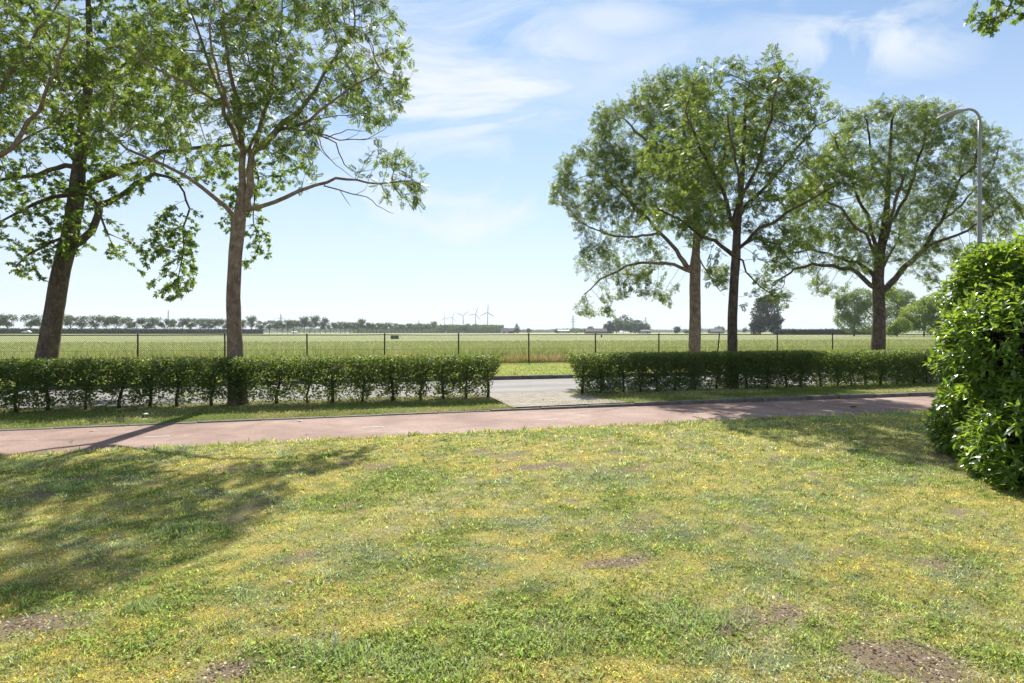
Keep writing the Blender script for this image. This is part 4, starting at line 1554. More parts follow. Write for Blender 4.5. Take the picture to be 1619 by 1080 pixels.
# ------------------------------------------------------------------ glossy laurel bush at the right
def laurel():
    t = np.array([0, .3, .65, 1.0])
    # folded, curved leaf of 6 faces written as quads (tips doubled)
    c = [np.array([x, 0, -0.18 * x * x]) for x in t]
    wd = [0, .19, .17, 0]
    L = [c[i_] + [0, wd[i_], 0.06 if wd[i_] else 0] for i_ in range(4)]
    Rr = [c[i_] - [0, wd[i_], -0.06 if wd[i_] else 0] for i_ in range(4)]
    T = [[c[0], L[1], c[1], Rr[1]], [c[1], L[1], L[2], c[2]], [Rr[1], c[1], c[2], Rr[2]], [c[2], L[2], c[3], Rr[2]]]
    return np.array(T)


LAU = laurel()
bl = [(1605, 485, 7.3, .58), (1640, 452, 7.0, .46), (1600, 570, 7.1, .66), (1640, 560, 6.7, .75), (1590, 655, 7.1, .60), (1555, 672, 7.4, .48), (1535, 665, 7.8, .42),
      (1640, 700, 6.2, .55), (1700, 480, 7.0, .9), (1760, 600, 6.8, 1.0), (1635, 765, 5.75, .26), (1700, 700, 6.0, .7), (1580, 448, 7.6, .36), (1860, 540, 7.4, 1.0), (1528, 620, 7.7, .2), (1520, 530, 7.6, .22), (1515, 470, 7.7, .18), (1497, 672, 7.9, .18), (1590, 725, 6.4, .30)]
root = empty('laurel_bush', (5.9, 7.0, 0), 'big glossy green leafed bush filling the right edge beside the lawn', 'bush')
loc = np.array([5.9, 7.0, 0])
cs, rs = [], []
for px_, y_, d_, r_0 in bl:
    cs.append(P(px_, y_, d_))
    rs.append(r_0)
cs, rs = np.array(cs), np.array(rs)
pts, nrm = [], []
for c_, r_0 in zip(cs, rs):
    m_ = int(950 * r_0 ** 2 / .36)
    v_ = rng.normal(0, 1, (m_, 3))
    v_ /= np.linalg.norm(v_, axis=1, keepdims=True)
    rad_ = r_0 * (1 + 0.75 * (fbm((c_ + v_ * r_0) * 3.0, 301, 2) - .5)) * rng.uniform(.72, 1.04, m_)
    pts.append(c_ + v_ * rad_[:, None])
    nrm.append(v_)
pts, nrm = np.concatenate(pts), np.concatenate(nrm)
inside = np.zeros(len(pts), bool)
for c_, r_0 in zip(cs, rs):
    inside |= np.linalg.norm(pts - c_, axis=1) < r_0 * .62
ok = (~inside) & (pts[:, 2] > 0.03)
pts, nrm = pts[ok], nrm[ok]
sd = nrm * .8 + np.array([0, 0, .45]) + rng.normal(0, .35, nrm.shape)
sd /= np.linalg.norm(sd, axis=1, keepdims=True)
per = 6
idx = np.repeat(np.arange(len(pts)), per)
k_ = np.tile(np.arange(per), len(pts))
ang = k_ * 2.4 + np.repeat(rng.uniform(0, 6, len(pts)), per)
ax = sd[idx]
ref = np.cross(ax, [0.3, 0.2, 0.9])
ref /= np.linalg.norm(ref, axis=1, keepdims=True) + 1e-9
ref2 = np.cross(ax, ref)
ldir = ax * (0.25 + 0.12 * k_)[:, None] + ref * np.cos(ang)[:, None] * .8 + ref2 * np.sin(ang)[:, None] * .8
ldir += np.array([0, 0, -.12])
lp = pts[idx] + ax * (k_ * .016)[:, None]
V_, Q_ = place(LAU, lp, ldir, rng.uniform(.055, .12, len(lp)), .35)
link('foliage', mesh_np('foliage', V_ - loc, Q_, smooth=True), root, M_laurel)
mb = MB()
for i_ in range(0, len(pts), 7):
    b_ = np.array([5.9 + (pts[i_][0] - 5.9) * .5, 7.0 + (pts[i_][1] - 7.0) * .5, max(.1, pts[i_][2] * .45)])
    mb.tube(np.array([b_, (b_ + pts[i_]) / 2 + rng.normal(0, .04, 3), pts[i_]]) - loc, [.011, .007, .003], 3)
for i_ in range(14):
    a_ = rng.uniform(0, 6.28)
    b_ = np.array([5.9 + math.cos(a_) * .35, 7.0 + math.sin(a_) * .35, 0.0])
    e_ = np.array([5.9 + math.cos(a_) * 1.0, 7.0 + math.sin(a_) * .9, 1.6])
    mb.tube(np.array([b_, (b_ + e_) / 2 + rng.normal(0, .06, 3), e_]) - loc, [.03, .022, .01], 6)
mb.build('branches', M_stem, root, smooth=True)
print('laurel', len(Q_))

# ------------------------------------------------------------------ chain link fence
fr = empty('wire_fence', (*fence_pt(0), 0), 'long low chain link fence on dark posts between verge and field', 'fence', rz=FSL)
sp = 3.213
S0, S1 = -10, 10
HF = 1.40
lean = {3: 0.16, -2: 0.02, 5: -0.02}
for k_ in range(S0, S1 + 1):
    mb = MB()
    dx = lean.get(k_, random.uniform(-.012, .012))
    mb.tube([(k_ * sp - dx, 0, -.1), (k_ * sp, 0, HF + .02)], .031, 10)
    mb.tube([(k_ * sp, 0, HF + .02), (k_ * sp, 0, HF + .045)], [.036, .02], 10)
    mb.build('post', M_black, fr, smooth=True)
mb = MB()
mb.tube([(k_ * sp * .5, 0.0, HF - .02 + random.uniform(-.006, .006)) for k_ in range(S0 * 2, S1 * 2 + 1)], .022, 8)
mb.build('top_rail', M_black, fr, smooth=True)
mb = MB()
mb.tube([(S0 * sp, -.036, .75), (S1 * sp, -.036, .75)], .004, 4)
mb.tube([(S0 * sp, -.036, .13), (S1 * sp, -.036, .13)], .004, 4)
mb.build('tension_wire', M_black, fr)
# mesh: two families of diagonal wires
cell = 0.075
x0, x1 = S0 * sp, S1 * sp
zt, zb = HF - .04, .09
hgt = zt - zb
nn = int((x1 - x0 + hgt) / cell)
st = x0 - hgt + np.arange(nn) * cell
wv, wq = [], []
wd = .0044
for sg in (1, -1):
    if sg == 1:
        a_ = np.c_[st, np.full(nn, -.030), np.full(nn, zb)]
        b_ = np.c_[st + hgt, np.full(nn, -.030), np.full(nn, zt)]
    else:
        a_ = np.c_[st + hgt, np.full(nn, -.027), np.full(nn, zb)]
        b_ = np.c_[st, np.full(nn, -.027), np.full(nn, zt)]
    # clip to the fence ends
    f0 = np.clip((x0 - a_[:, 0]) / (b_[:, 0] - a_[:, 0]), 0, 1) if sg == 1 else np.clip((x1 - a_[:, 0]) / (b_[:, 0] - a_[:, 0]), 0, 1)
    f1 = np.clip((x1 - a_[:, 0]) / (b_[:, 0] - a_[:, 0]), 0, 1) if sg == 1 else np.clip((x0 - a_[:, 0]) / (b_[:, 0] - a_[:, 0]), 0, 1)
    ok = f1 > f0
    A_ = (a_ + (b_ - a_) * f0[:, None])[ok]
    B_ = (a_ + (b_ - a_) * f1[:, None])[ok]
    o1 = np.array([0, -wd / 2, 0]); o2 = np.array([sg * wd * .6, wd / 2, -wd * .6]); o3 = np.array([-sg * wd * .6, wd / 2, wd * .6])
    for p1, p2 in ((o1, o2), (o2, o3), (o3, o1)):
        n0 = len(wv) and sum(len(x_) for x_ in wv)
        V4 = np.stack([A_ + p1, B_ + p1, B_ + p2, A_ + p2], 1).reshape(-1, 3)
        wv.append(V4)
        wq.append(np.arange(len(V4)).reshape(-1, 4) + n0)
link('wire_mesh', mesh_np('wire_mesh', np.concatenate(wv), np.concatenate(wq)), fr, M_black)
# small notice on the fence
sx0 = (fence_pt(-2 * sp + .12))


def hung_sign(name, s, w, h, z, mat, label, writing=False):
    x, y = fence_pt(s, -0.06)
    r_ = empty(name, (x, y, z), label, 'sign', rz=FSL)
    MB().box(-w / 2, w / 2, -.004, .004, -h / 2, h / 2).build('sign_plate', mat, r_)
    if writing:
        mb2 = MB()
        for rr_ in range(3):
            xx_ = -w * .42
            while xx_ < w * .38:
                ln = random.uniform(.02, .05)
                mb2.box(xx_, min(xx_ + ln, w * .42), -.0065, -.0042, h * (.25 - .25 * rr_) - .012, h * (.25 - .25 * rr_) + .012)
                xx_ += ln + .015
        mb2.build('lettering', M_black, r_)


M_sign = plain('grey_sign', (0.30, 0.31, 0.30), 0.6)
hung_sign('fence_notice', -2 * sp + .42, .36, .16, 1.27, M_sign, 'small grey notice hung below the fence rail, left of centre', True)
hung_sign('fence_tag', sp + .28, .06, .11, 1.30, M_black, 'tiny dark tag hanging from the fence rail right of centre')

# ------------------------------------------------------------------ street lamp
DL = 17.3
lx = (1549 - CX) / F * DL
lamp = empty('street_lamp', (lx, DL, 0), 'tall grey street lamp with a curved arm standing behind the glossy bush', 'street lamp')
zt = H + (525 - 190) * DL / F
sc_ = DL / F
pole = [(0, 0, 0), (0, 0, 1.3), (0, 0, 1.32), (0, 0, H + (525 - 345) * sc_), (0, 0, H + (525 - 343) * sc_), (0, 0, zt - .6), (0, 0, zt)]
MB().tube(pole, [.080, .080, .062, .060, .051, .044, .042], 16).build('pole', M_metal, lamp, smooth=True)
arm = [(0, 0, zt)]
for a_ in np.linspace(0, R(98), 9)[1:]:
    arm.append((-(1 - math.cos(a_)) * .30, 0, zt + math.sin(a_) * .30))
arm.append((arm[-1][0] - .15, 0, arm[-1][2] - .04))
MB().tube(arm, [.033] * len(arm), 12).build('arm', M_metal, lamp, smooth=True)
# lamp head: a flat tapering drop
hx, hz = arm[-1][0], arm[-1][2]
prof = [(0.08, .038, .038), (-.02, .065, .06), (-.15, .13, .095), (-.34, .155, .095), (-.54, .12, .07), (-.66, .06, .035), (-.71, .012, .01)]
hv, hf = [], []
for (px_, ry_, rz_) in prof:
    for a_ in np.linspace(0, 2 * math.pi, 17)[:-1]:
        zz = math.sin(a_) * rz_
        if zz < 0: zz *= .55
        hv.append((hx + px_, math.cos(a_) * ry_, hz + px_ * .30 + zz - .01))
for i_ in range(len(prof) - 1):
    for j_ in range(16):
        hf.append((i_ * 16 + j_, i_ * 16 + (j_ + 1) % 16, (i_ + 1) * 16 + (j_ + 1) % 16, (i_ + 1) * 16 + j_))
hf += [tuple(range(16))[::-1], tuple(range((len(prof) - 1) * 16, len(prof) * 16))]
mb = MB(); mb.v, mb.f = hv, hf
mb.build('lamp_head', M_metal, lamp, smooth=True)
M_glass = plain('lamp_glass', (0.55, 0.55, 0.53), 0.2, 0.5)
MB().prism([(hx - .12, -.07, hz - .075), (hx - .12, .07, hz - .075), (hx - .46, .055, hz - .145), (hx - .46, -.055, hz - .145)], (0, 0, .02), (0, 0, -.006)).build('lamp_glass', M_glass, lamp)

# ------------------------------------------------------------------ far tree row
def far_tree_mesh(seed, h=12.0, spread=3.6, trunk_h=3.6, tall=False, n=2400, size=.62, dense=0.30):
    r2 = np.random.default_rng(seed)
    pts_ = []
    nb = 14
    for b_ in range(nb):
        a_ = r2.uniform(0, 6.28)
        rr_ = r2.uniform(0, 1) ** .6 * spread * .68
        zc_ = trunk_h + (h - trunk_h) * r2.uniform(.22, .80)
        rad_ = spread * r2.uniform(.36, .55)
        m = n // nb
        v_ = r2.normal(0, 1, (m, 3))
        v_ /= np.linalg.norm(v_, axis=1, keepdims=True)
        v_ *= r2.uniform(.35, 1, (m, 1))
        pts_.append(np.array([math.cos(a_) * rr_, math.sin(a_) * rr_, zc_]) + v_ * rad_ * [1.05, 1.05, .85 if not tall else 1.1])
    pts_ = np.concatenate(pts_)
    nz = fbm(pts_ * .55, seed, 2)
    pts_ = pts_[nz > np.quantile(nz, dense)]
    pts_ = pts_[pts_[:, 2] < h]
    global rng
    keep_rng = rng
    rng = r2
    V_, Q_ = place(SIMP, pts_, r2.normal(0, 1, pts_.shape), size * r2.uniform(.6, 1.3, len(pts_)), 1.5)
    rng = keep_rng
    tb = MB()
    tb.tube([(0, 0, -.2), (.05, 0, trunk_h), (0, .1, h * .7)], [.24, .18, .06], 6)
    for b_ in range(6):
        a_ = b_ * 1.05 + r2.uniform(0, .6)
        z0 = trunk_h * r2.uniform(.75, 1.2)
        tb.tube([(0, 0, z0), (math.cos(a_) * spread * .35, math.sin(a_) * spread * .35, z0 + h * .14), (math.cos(a_) * spread * .7, math.sin(a_) * spread * .7, z0 + h * .33)], [.12, .08, .03], 4)
    return mesh_np('crown', V_, Q_), tb


variants = []
for sd_ in range(5):
    tall = sd_ == 4
    cm, tb = far_tree_mesh(50 + sd_, 12.0, 4.5 if not tall else 4.6, 3.4, tall)
    cm.materials.append(M_far)
    tm = bpy.data.meshes.new('trunk')
    tm.from_pydata(tb.v, [], tb.f)
    tm.materials.append(M_barkd)
    variants.append((cm, tm))


def add_tree(var, px_, d_, h_, name, label, group, wid=1.0, cat='tree'):
    cm, tm = variants[var]
    x = (px_ - CX) / F * d_
    s = h_ / 12.0
    r_ = empty(name, (x, d_, 0), label, cat, group, rz=random.uniform(0, 6.28))
    r_.scale = (s * wid, s * wid, s)
    for nm, me in (('crown', cm), ('trunk', tm)):
        o_ = bpy.data.objects.new(nm, me)
        COL.objects.link(o_)
        o_.parent = r_
    return r_


row = [-22, -5, 12, 48, 66, 77, 92, 111, 129, 151.6, 168, 184, 199, 215.4, 230.5, 245.5, 260.5, 274.5, 288.5, 301, 316, 329.5, 341, 354.5, 370, 384, 397.6, 412, 426, 438, 446, 455, 464, 473, 481,
       490, 498, 506.5, 514.5, 523, 531, 538.5, 545.5, 553, 559.5, 566, 572, 580, 584.5, 590, 595.5, 601, 607, 613, 619, 625, 631, 637, 643, 649, 655, 661, 667, 673, 679, 686]
talls = {397.6: 499, 481: 500, 498: 498.5, 514.5: 502, 572: 504, 686: 508}
ORD = 'zeroth first second third fourth fifth sixth seventh eighth ninth tenth eleventh twelfth thirteenth fourteenth fifteenth sixteenth'.split()
anchors = [(70, 'the leaning trunk', 'leaning'), (377, 'the pale ash trunk', 'ash'), (572, 'the single tall round tree', 'round'), (690, 'the grove under the turbines', 'grove')]
for px_ in row:
    inv = 1 / 360 + (1 / 800 - 1 / 360) * px_ / 800
    d_ = 1 / inv
    topy = 494 + (px_ / 800) * 21 + random.uniform(-1.5, 1.5)
    if px_ in talls: topy = talls[px_] - 1
    h_ = 1.5 + (525 - topy) * d_ / F
    if px_ in talls:
        lab = {397.6: 'taller avenue tree just right of the left ash trunk', 481: 'left of two tall neighbouring trees in the far row', 498: 'right of two tall neighbouring trees in the far row', 514.5: 'tall narrow tree right of the two tallest in the far row', 572: 'single tall round tree standing out of the middle of the far row', 686: 'pointed taller tree just left of the wind turbines'}[px_]
        add_tree(4, px_, d_, h_, 'avenue_tree', lab, 'avenue trees beyond the field', .95)
    else:
        ai = min(range(4), key=lambda k2: abs(anchors[k2][0] - px_))
        ax_, an_, _ = anchors[ai]
        side = 'right' if px_ > ax_ else 'left'
        lo, hi = min(ax_, px_), max(ax_, px_)
        num = sum(1 for r2_ in row if lo < r2_ < hi) + 1
        lab = 'small far avenue tree, ' + ORD[min(num, 16)] + ' to the ' + side + ' of ' + an_
        add_tree(random.randrange(4), px_, d_, h_, 'avenue_tree', lab, 'avenue trees beyond the field', 1.12 if px_ < 600 else 1.0)

# end of the row: a close block of trees under the turbines
for k_, px_ in enumerate([694, 703, 711, 719, 727, 735, 743, 751, 759, 767, 775, 783, 790]):
    d_ = 760 + random.uniform(-20, 60)
    topy = [514, 513, 513.5, 514.5, 514, 513, 512.5, 513, 514, 513, 512.5, 514, 517][k_]
    h_ = 1.5 + (525 - topy) * d_ / F
    add_tree(k_ % 4, px_, d_, h_ * 1.04, 'grove_tree', ORD[k_ + 1] + ' tree from the left in the dense grove below the wind turbines', 'grove trees below the turbines', 1.35)
for px_, topy, d_, w_, lb_ in ((740, 511, 790, 1.0, 'small crown showing above the grove just right of the middle turbine'), (751, 511.5, 800, 1.2, 'wide crown showing above the grove at the foot of the fourth turbine'), (788, 514, 790, 1.0, 'crown at the right end of the grove, right of the tallest turbine')):
    add_tree(4, px_, d_, 1.5 + (525 - topy) * d_ / F, 'grove_tree', lb_, 'grove trees below the turbines', w_)

# long clipped farm hedge behind the left tree row
def block_hedge(name, p0, p1, h, w, label, mat, n, size=.6):
    a_, b_ = np.array(p0), np.array(p1)
    L = np.linalg.norm(b_ - a_)
    tdir = (b_ - a_) / L
    nr = np.array([-tdir[1], tdir[0]])
    root = empty(name, (*((a_ + b_) / 2), 0), label, 'hedge')
    mid = (a_ + b_) / 2
    s_ = rng.uniform(-L / 2, L / 2, n)
    o_ = rng.uniform(-w / 2, w / 2, n)
    z_ = rng.uniform(0, 1, n) ** .8 * h * (1 + .08 * (fbm(np.c_[s_ * .2, s_ * 0], 5, 2) - .5))
    p_ = np.c_[tdir[0] * s_ + nr[0] * o_, tdir[1] * s_ + nr[1] * o_, z_]
    V_, Q_ = place(SIMP, p_, rng.normal(0, 1, p_.shape), size * rng.uniform(.7, 1.3, n), 1.5)
    link('foliage', mesh_np('foliage', V_, Q_), root, mat)
    mb = MB()
    ang = math.atan2(tdir[1], tdir[0])
    mb.box(-L / 2 + .3, L / 2 - .3, -w * .3, w * .3, -.1, h * .86)
    o2 = mb.build('core', M_stem, root)
    o2.rotation_euler = (0, 0, ang)
    return root


def Pd(px_, d_):
    return ((px_ - CX) / F * d_, d_)


block_hedge('field_hedge', Pd(-120, 355), Pd(416, 500), 3.6, 3.0, 'long low dark green hedge behind the far tree row at the left', M_far, 26000, .8)
block_hedge('field_hedge', Pd(1225, 300), Pd(1420, 270), 2.6, 2.5, 'low dark hedge between the dark poplars and the pale green trees at right', M_fardark, 9000, .6)


# distant woods, behind everything
def clump(name, blobs, d_, mat, label, cat='tree', group=None, n=3000, size=1.0, trunk=True, gap=.15):
    """a leafy mass of several crowns: one tree or shrub with an uneven outline"""
    pts_ = blob_points(blobs, d_, n, .45, gap, 3.0 / (d_ * 12 / F), 9)
    pts_ = pts_[pts_[:, 2] > .1]
    x = np.mean([b[0] for b in blobs])
    base = np.array([(x - CX) / F * d_, d_, 0])
    root = empty(name, tuple(base), label, cat, group)
    V_, Q_ = place(SIMP, pts_, rng.normal(0, 1, pts_.shape), size * rng.uniform(.6, 1.3, len(pts_)), 1.5)
    link('crown', mesh_np('crown', V_ - base, Q_), root, mat)
    if trunk:
        tops = np.array([[(b[0] - CX) / F * d_, d_ + (b[4] if len(b) > 4 else 0), H - (b[1] - HY) * d_ / F] for b in blobs]) - base
        mb = MB()
        hh_ = max(tops[:, 2].max(), 1)
        r_ = .018 * hh_ + .02
        mb.tube([(0, 0, -.2), (0, 0, hh_ * .4), (0, 0, hh_ * .8)], [r_ * 1.3, r_, r_ * .4], 7)
        for t_ in tops:
            z0 = min(t_[2] * .6, hh_ * .4) * random.uniform(.6, 1)
            mb.tube([(0, 0, max(0, z0)), (t_[0] * .5, t_[1] * .5, z0 + (t_[2] - z0) * .6), (t_[0], t_[1], max(t_[2], .3))], [r_ * .6, r_ * .4, r_ * .12], 5)
        mb.build('trunk', M_barkd, root)
    return root


# dark poplar group and its neighbours (right of the slim ash)
clump('poplar_tree', [(1203, 497, 13, 26), (1201, 512, 15, 14), (1206, 480, 9, 12), (1197, 520, 11, 9)], 330, M_fardark, 'left crown of the dark poplar pair behind the right fence', n=5200, size=1.0)
clump('poplar_tree', [(1220, 490, 13, 26), (1223, 512, 13, 14), (1217, 476, 9, 11), (1226, 522, 9, 7), (1233, 505, 5, 6)], 335, M_fardark, 'right crown of the dark poplar pair behind the right fence', n=5200, size=1.0)
# pale trees at the right beyond the field
clump('willow_tree', [(1345, 490, 24, 24), (1362, 474, 24, 20), (1340, 508, 20, 18), (1372, 500, 22, 26), (1333, 478, 12, 12)], 170, M_mid, 'pale grey-green tree left of the forked dark trunk, beyond the field', n=17000, size=.42)
clump('willow_tree', [(1405, 480, 26, 24), (1420, 467, 22, 14), (1412, 505, 28, 22), (1435, 478, 12, 14)], 185, M_mid, 'grey-green tree right of the forked dark trunk, behind the round bush', n=16000, size=.42)
clump('hazel_bush', [(1450, 498, 26, 24), (1470, 485, 26, 18), (1438, 512, 22, 16), (1485, 500, 24, 24), (1462, 515, 36, 14)], 150, M_midy, 'rounded yellow-green bush tree beyond the fence, left of the grey shed', n=24000, size=.36)
clump('hazel_bush', [(1425, 515, 16, 12), (1412, 522, 12, 8)], 140, M_midy, 'small bright shrub at the foot of the round bush beyond the fence', 'bush', n=4500, size=.34)
clump('willow_tree', [(1515, 500, 18, 30), (1530, 480, 22, 30), (1545, 510, 25, 20)], 160, M_mid, 'pale tree just showing beside the glossy bush at the right', n=10000, size=.42)
clump('poplar_tree', [(1535, 440, 18, 30), (1540, 470, 20, 35), (1528, 455, 12, 20)], 120, M_fardark, 'dark narrow tree behind the glossy bush at the right', n=6000, size=.34)
# farm grove right of centre
farm = [(963, 517, 9, 9), (975, 513, 11, 12), (986, 511, 11, 13), (997, 514, 11, 11), (1008, 515, 11, 10), (1019, 518, 9, 8)]
for k_, b_ in enumerate(farm):
    clump('farm_tree', [b_, (b_[0] + 3, b_[1] + 4, b_[2] * .8, 8), (b_[0] - 4, b_[1] + 4, b_[2] * .7, 7)], 620 + 12 * (k_ % 3), M_far if k_ % 2 else M_fardark,
          ['leftmost', 'second', 'tallest', 'fourth', 'fifth', 'rightmost'][k_] + ' tree of the dark farm grove right of the barn', group='farm grove trees', n=1500, size=1.6)
clump('farm_tree', [(933, 522, 6, 5)], 640, M_fardark, 'small dark bush tree at the left end of the brown roofed barn', n=500, size=1.4)
clump('round_tree', [(1070, 522, 5.5, 5.5)], 560, M_fardark, 'small round dome tree alone on the horizon left of the thick trunk', n=600, size=1.2)
clump('round_tree', [(1132, 522, 5, 4), (1137, 521, 4, 5)], 700, M_far, 'small tree left of the low roof between the two right trunks', n=500, size=1.4)
clump('round_tree', [(1142, 522, 4, 5)], 720, M_far, 'small tree right of the low roof between the two right trunks', n=400, size=1.4)
clump('round_tree', [(1085, 524, 5, 3)], 640, M_far, 'low bush just left of the thick pale trunk on the horizon', 'bush', n=300, size=1.3)
clump('round_tree', [(1178, 522, 4, 4)], 700, M_far, 'small far tree just left of the dark poplars', n=300, size=1.4)
clump('round_tree', [(817, 518.5, 4, 7), (818, 523, 5, 4)], 740, M_far, 'small pointed tree beside the white farmhouse', n=600, size=1.5)
clump('round_tree', [(836, 522.5, 3.5, 3.5)], 780, M_far, 'small round shrub right of the white farmhouse', 'bush', n=400, size=1.5)
clump('round_tree', [(880, 523.5, 4, 3)], 800, M_far, 'low shrub at the left end of the white greenhouse', 'bush', n=300, size=1.5)
clump('round_tree', [(906, 523, 8, 3), (916, 522.5, 8, 3.5)], 820, M_far, 'low scrub between the white greenhouse and the brown barn', 'bush', n=600, size=1.6)

# far-off woods on the horizon: read as one mass
def wood_belt(name, px0, px1, d_, hpx, label, n, seed):
    x0_, x1_ = (px0 - CX) / F * d_, (px1 - CX) / F * d_
    x = rng.uniform(x0_, x1_, n)
    hmax = (hpx * d_ / F + 1.5) * (0.45 + 0.9 * fbm(np.c_[x * .012, x * 0], seed, 4))
    p_ = np.c_[x, d_ + rng.uniform(-25, 25, n), rng.uniform(0, 1, n) ** .8 * hmax]
    V_, Q_ = place(SIMP, p_, rng.normal(0, 1, p_.shape), d_ * .0022 * rng.uniform(.7, 1.3, n), 1.5)
    o_ = link(name, mesh_np(name, V_, Q_), None, M_far)
    tag(o_, label, 'woodland', kind='stuff')


wood_belt('distant_wood', -300, 420, 1500, 5, 'low band of distant woodland behind the far hedge at the left', 9000, 401)
wood_belt('distant_wood', 415, 700, 1300, 7.5, 'hazy grey woodland seen between the trunks of the tree row', 9000, 402)
wood_belt('grove_undergrowth', 690, 796, 775, 9.5, 'dark undergrowth and trunks filling the grove below the wind turbines', 9000, 406)
wood_belt('grove_undergrowth', 560, 690, 900, 5.5, 'grey green scrub under the closing end of the far tree row', 9000, 407)
wood_belt('distant_wood', 790, 960, 1600, 4.5, 'low hazy woodland on the horizon right of the turbines', 6000, 403)
wood_belt('distant_wood', 1015, 1420, 1700, 4.0, 'low hazy woodland on the horizon behind the right trunks', 9000, 404)
wood_belt('distant_wood', 1400, 2000, 900, 6, 'distant woodland behind the pale trees at the right', 6000, 405)

# ------------------------------------------------------------------ wind turbines
M_turb = plain('turbine_grey', (0.07, 0.075, 0.085), 0.6, 0.3, 0, .03)


def turbine(px_, hub_y, rpx, phase, yaw, label):
    hubh = 98.0
    d_ = (hubh - 1.5) * F / (525 - hub_y)
    rot = rpx * d_ / F
    x = (px_ - CX) / F * d_
    r_ = empty('wind_turbine', (x, d_, 0), label, 'wind turbine', 'wind turbines on the horizon', rz=yaw)
    MB().tube([(0, 0, -1), (0, 0, hubh * .5), (0, 0, hubh - 1.5)], [3.6, 2.9, 2.0], 14).build('tower', M_turb, r_, smooth=True)
    mb = MB()
    mb.box(-2.2, 2.2, -4, 8, hubh - 2.2, hubh + 2.4)
    mb.build('nacelle', M_turb, r_, bevel=.6)
    mb = MB()
    mb.tube([(0, -4.1, hubh), (0, -6.5, hubh), (0, -8, hubh)], [2.2, 1.9, .5], 10)
    mb.build('hub', M_turb, r_, smooth=True)
    for k_ in range(3):
        a_ = phase + k_ * 2 * math.pi / 3
        ax = np.array([math.sin(a_), 0, math.cos(a_)])
        sd_ = np.array([math.cos(a_), 0, -math.sin(a_)])
        c0 = np.array([0, -5.6, hubh])
        V_ = []
        st_ = [(1.5, 1.4, 1.2), (.12 * rot, 2.6, 1.1), (.22 * rot, 3.5, .8), (.6 * rot, 2.5, .6), (rot, .9, .25)]
        for (l_, w_, t_) in st_:
            c_ = c0 + ax * l_
            V_ += [c_ - sd_ * w_ * .45 + [0, -t_ * .3, 0], c_ + [0, -t_, 0], c_ + sd_ * w_, c_ + [0, t_, 0]]
        mb = MB()
        mb.v = [tuple(v_) for v_ in V_]
        for i_ in range(len(st_) - 1):
            for j_ in range(4):
                mb.f.append((i_ * 4 + j_, i_ * 4 + (j_ + 1) % 4, i_ * 4 + 4 + (j_ + 1) % 4, i_ * 4 + 4 + j_))
        mb.f += [(3, 2, 1, 0), (len(V_) - 4, len(V_) - 3, len(V_) - 2, len(V_) - 1)]
        mb.build('blade', M_turb, r_)


turbine(702.6, 503, 7.8, R(-10), R(18), 'leftmost and smallest wind turbine above the far tree row')
turbine(715.2, 501.7, 9.6, R(20), R(10), 'second wind turbine from the left, one blade pointing up right')
turbine(732.2, 499, 13.5, R(52), R(-8), 'middle wind turbine with one blade pointing straight down')
turbine(751.7, 496.7, 13.8, R(20), R(6), 'tall wind turbine with blade leaning right, left of the tallest')
turbine(771, 494, 14.2, R(3), R(0), 'rightmost and tallest wind turbine with a blade straight up')

# ------------------------------------------------------------------ electricity pylons
M_pyl = plain('pylon_steel', (0.20, 0.21, 0.23), 0.7, .3, 0, .03)


def pylon(px_, top_y, label, h=46.0, arms=3, span=9.0, yaw=0.0, name='electricity_pylon'):
    d_ = (h - 1.5) * F / (525 - top_y)
    r_ = empty(name, ((px_ - CX) / F * d_, d_, 0), label, 'pylon', 'pylons on the horizon' if name == 'electricity_pylon' else None, rz=yaw)
    mb = MB()
    w = .34
    def hw(z): return 3.2 * (1 - z / h) ** 1.2 + .5
    zs = np.linspace(0, h * .97, 9)
    for sx_ in (-1, 1):
        for sy_ in (-1, 1):
            mb.tube([(sx_ * hw(z), sy_ * hw(z), z) for z in zs], w, 4)
    for z0, z1 in zip(zs[:-1], zs[1:]):
        for sy_ in (-1, 1):
            mb.tube([(-hw(z0), sy_ * hw(z0), z0), (hw(z1), sy_ * hw(z1), z1)], w * .6, 4)
            mb.tube([(hw(z0), sy_ * hw(z0), z0), (-hw(z1), sy_ * hw(z1), z1)], w * .6, 4)
    mb.tube([(0, 0, h * .97), (0, 0, h)], [.5, .2], 4)
    mb.build('lattice_tower', M_pyl, r_)
    for k_ in range(arms):
        z = h * (.62 + .15 * k_) if arms == 3 else h * (.74 + .18 * k_)
        l_ = span * (1 - .12 * k_)
        MB().tube([(-l_, 0, z), (0, 0, z + .9), (l_, 0, z)], [.25, .5, .25], 4).tube([(-l_, 0, z), (l_, 0, z)], .25, 4).build('cross_arm', M_pyl, r_)


pylon(906, 498.5, 'tallest looking electricity pylon, on the horizon between turbines and farm grove')
pylon(1020.5, 501, 'electricity pylon rising behind the right end of the farm grove', arms=2, span=8)
pylon(444, 496, 'pylon top showing above the far tree row in the left half', arms=1, span=10)
pylon(573, 503, 'faint pylon above the tall round tree in the middle of the far row', arms=1, span=9)
pylon(662, 505, 'faint pylon over the tree row left of the wind turbines', arms=1, span=4)
pylon(1109, 515, 'small far pylon just right of the thick pale trunk', arms=3)
pylon(1116, 516, 'smallest far pylon between the two right trunks', arms=3)
pylon(266, 490, 'thin tall mast above the far tree row at the left', h=60, arms=0, name='radio_mast')

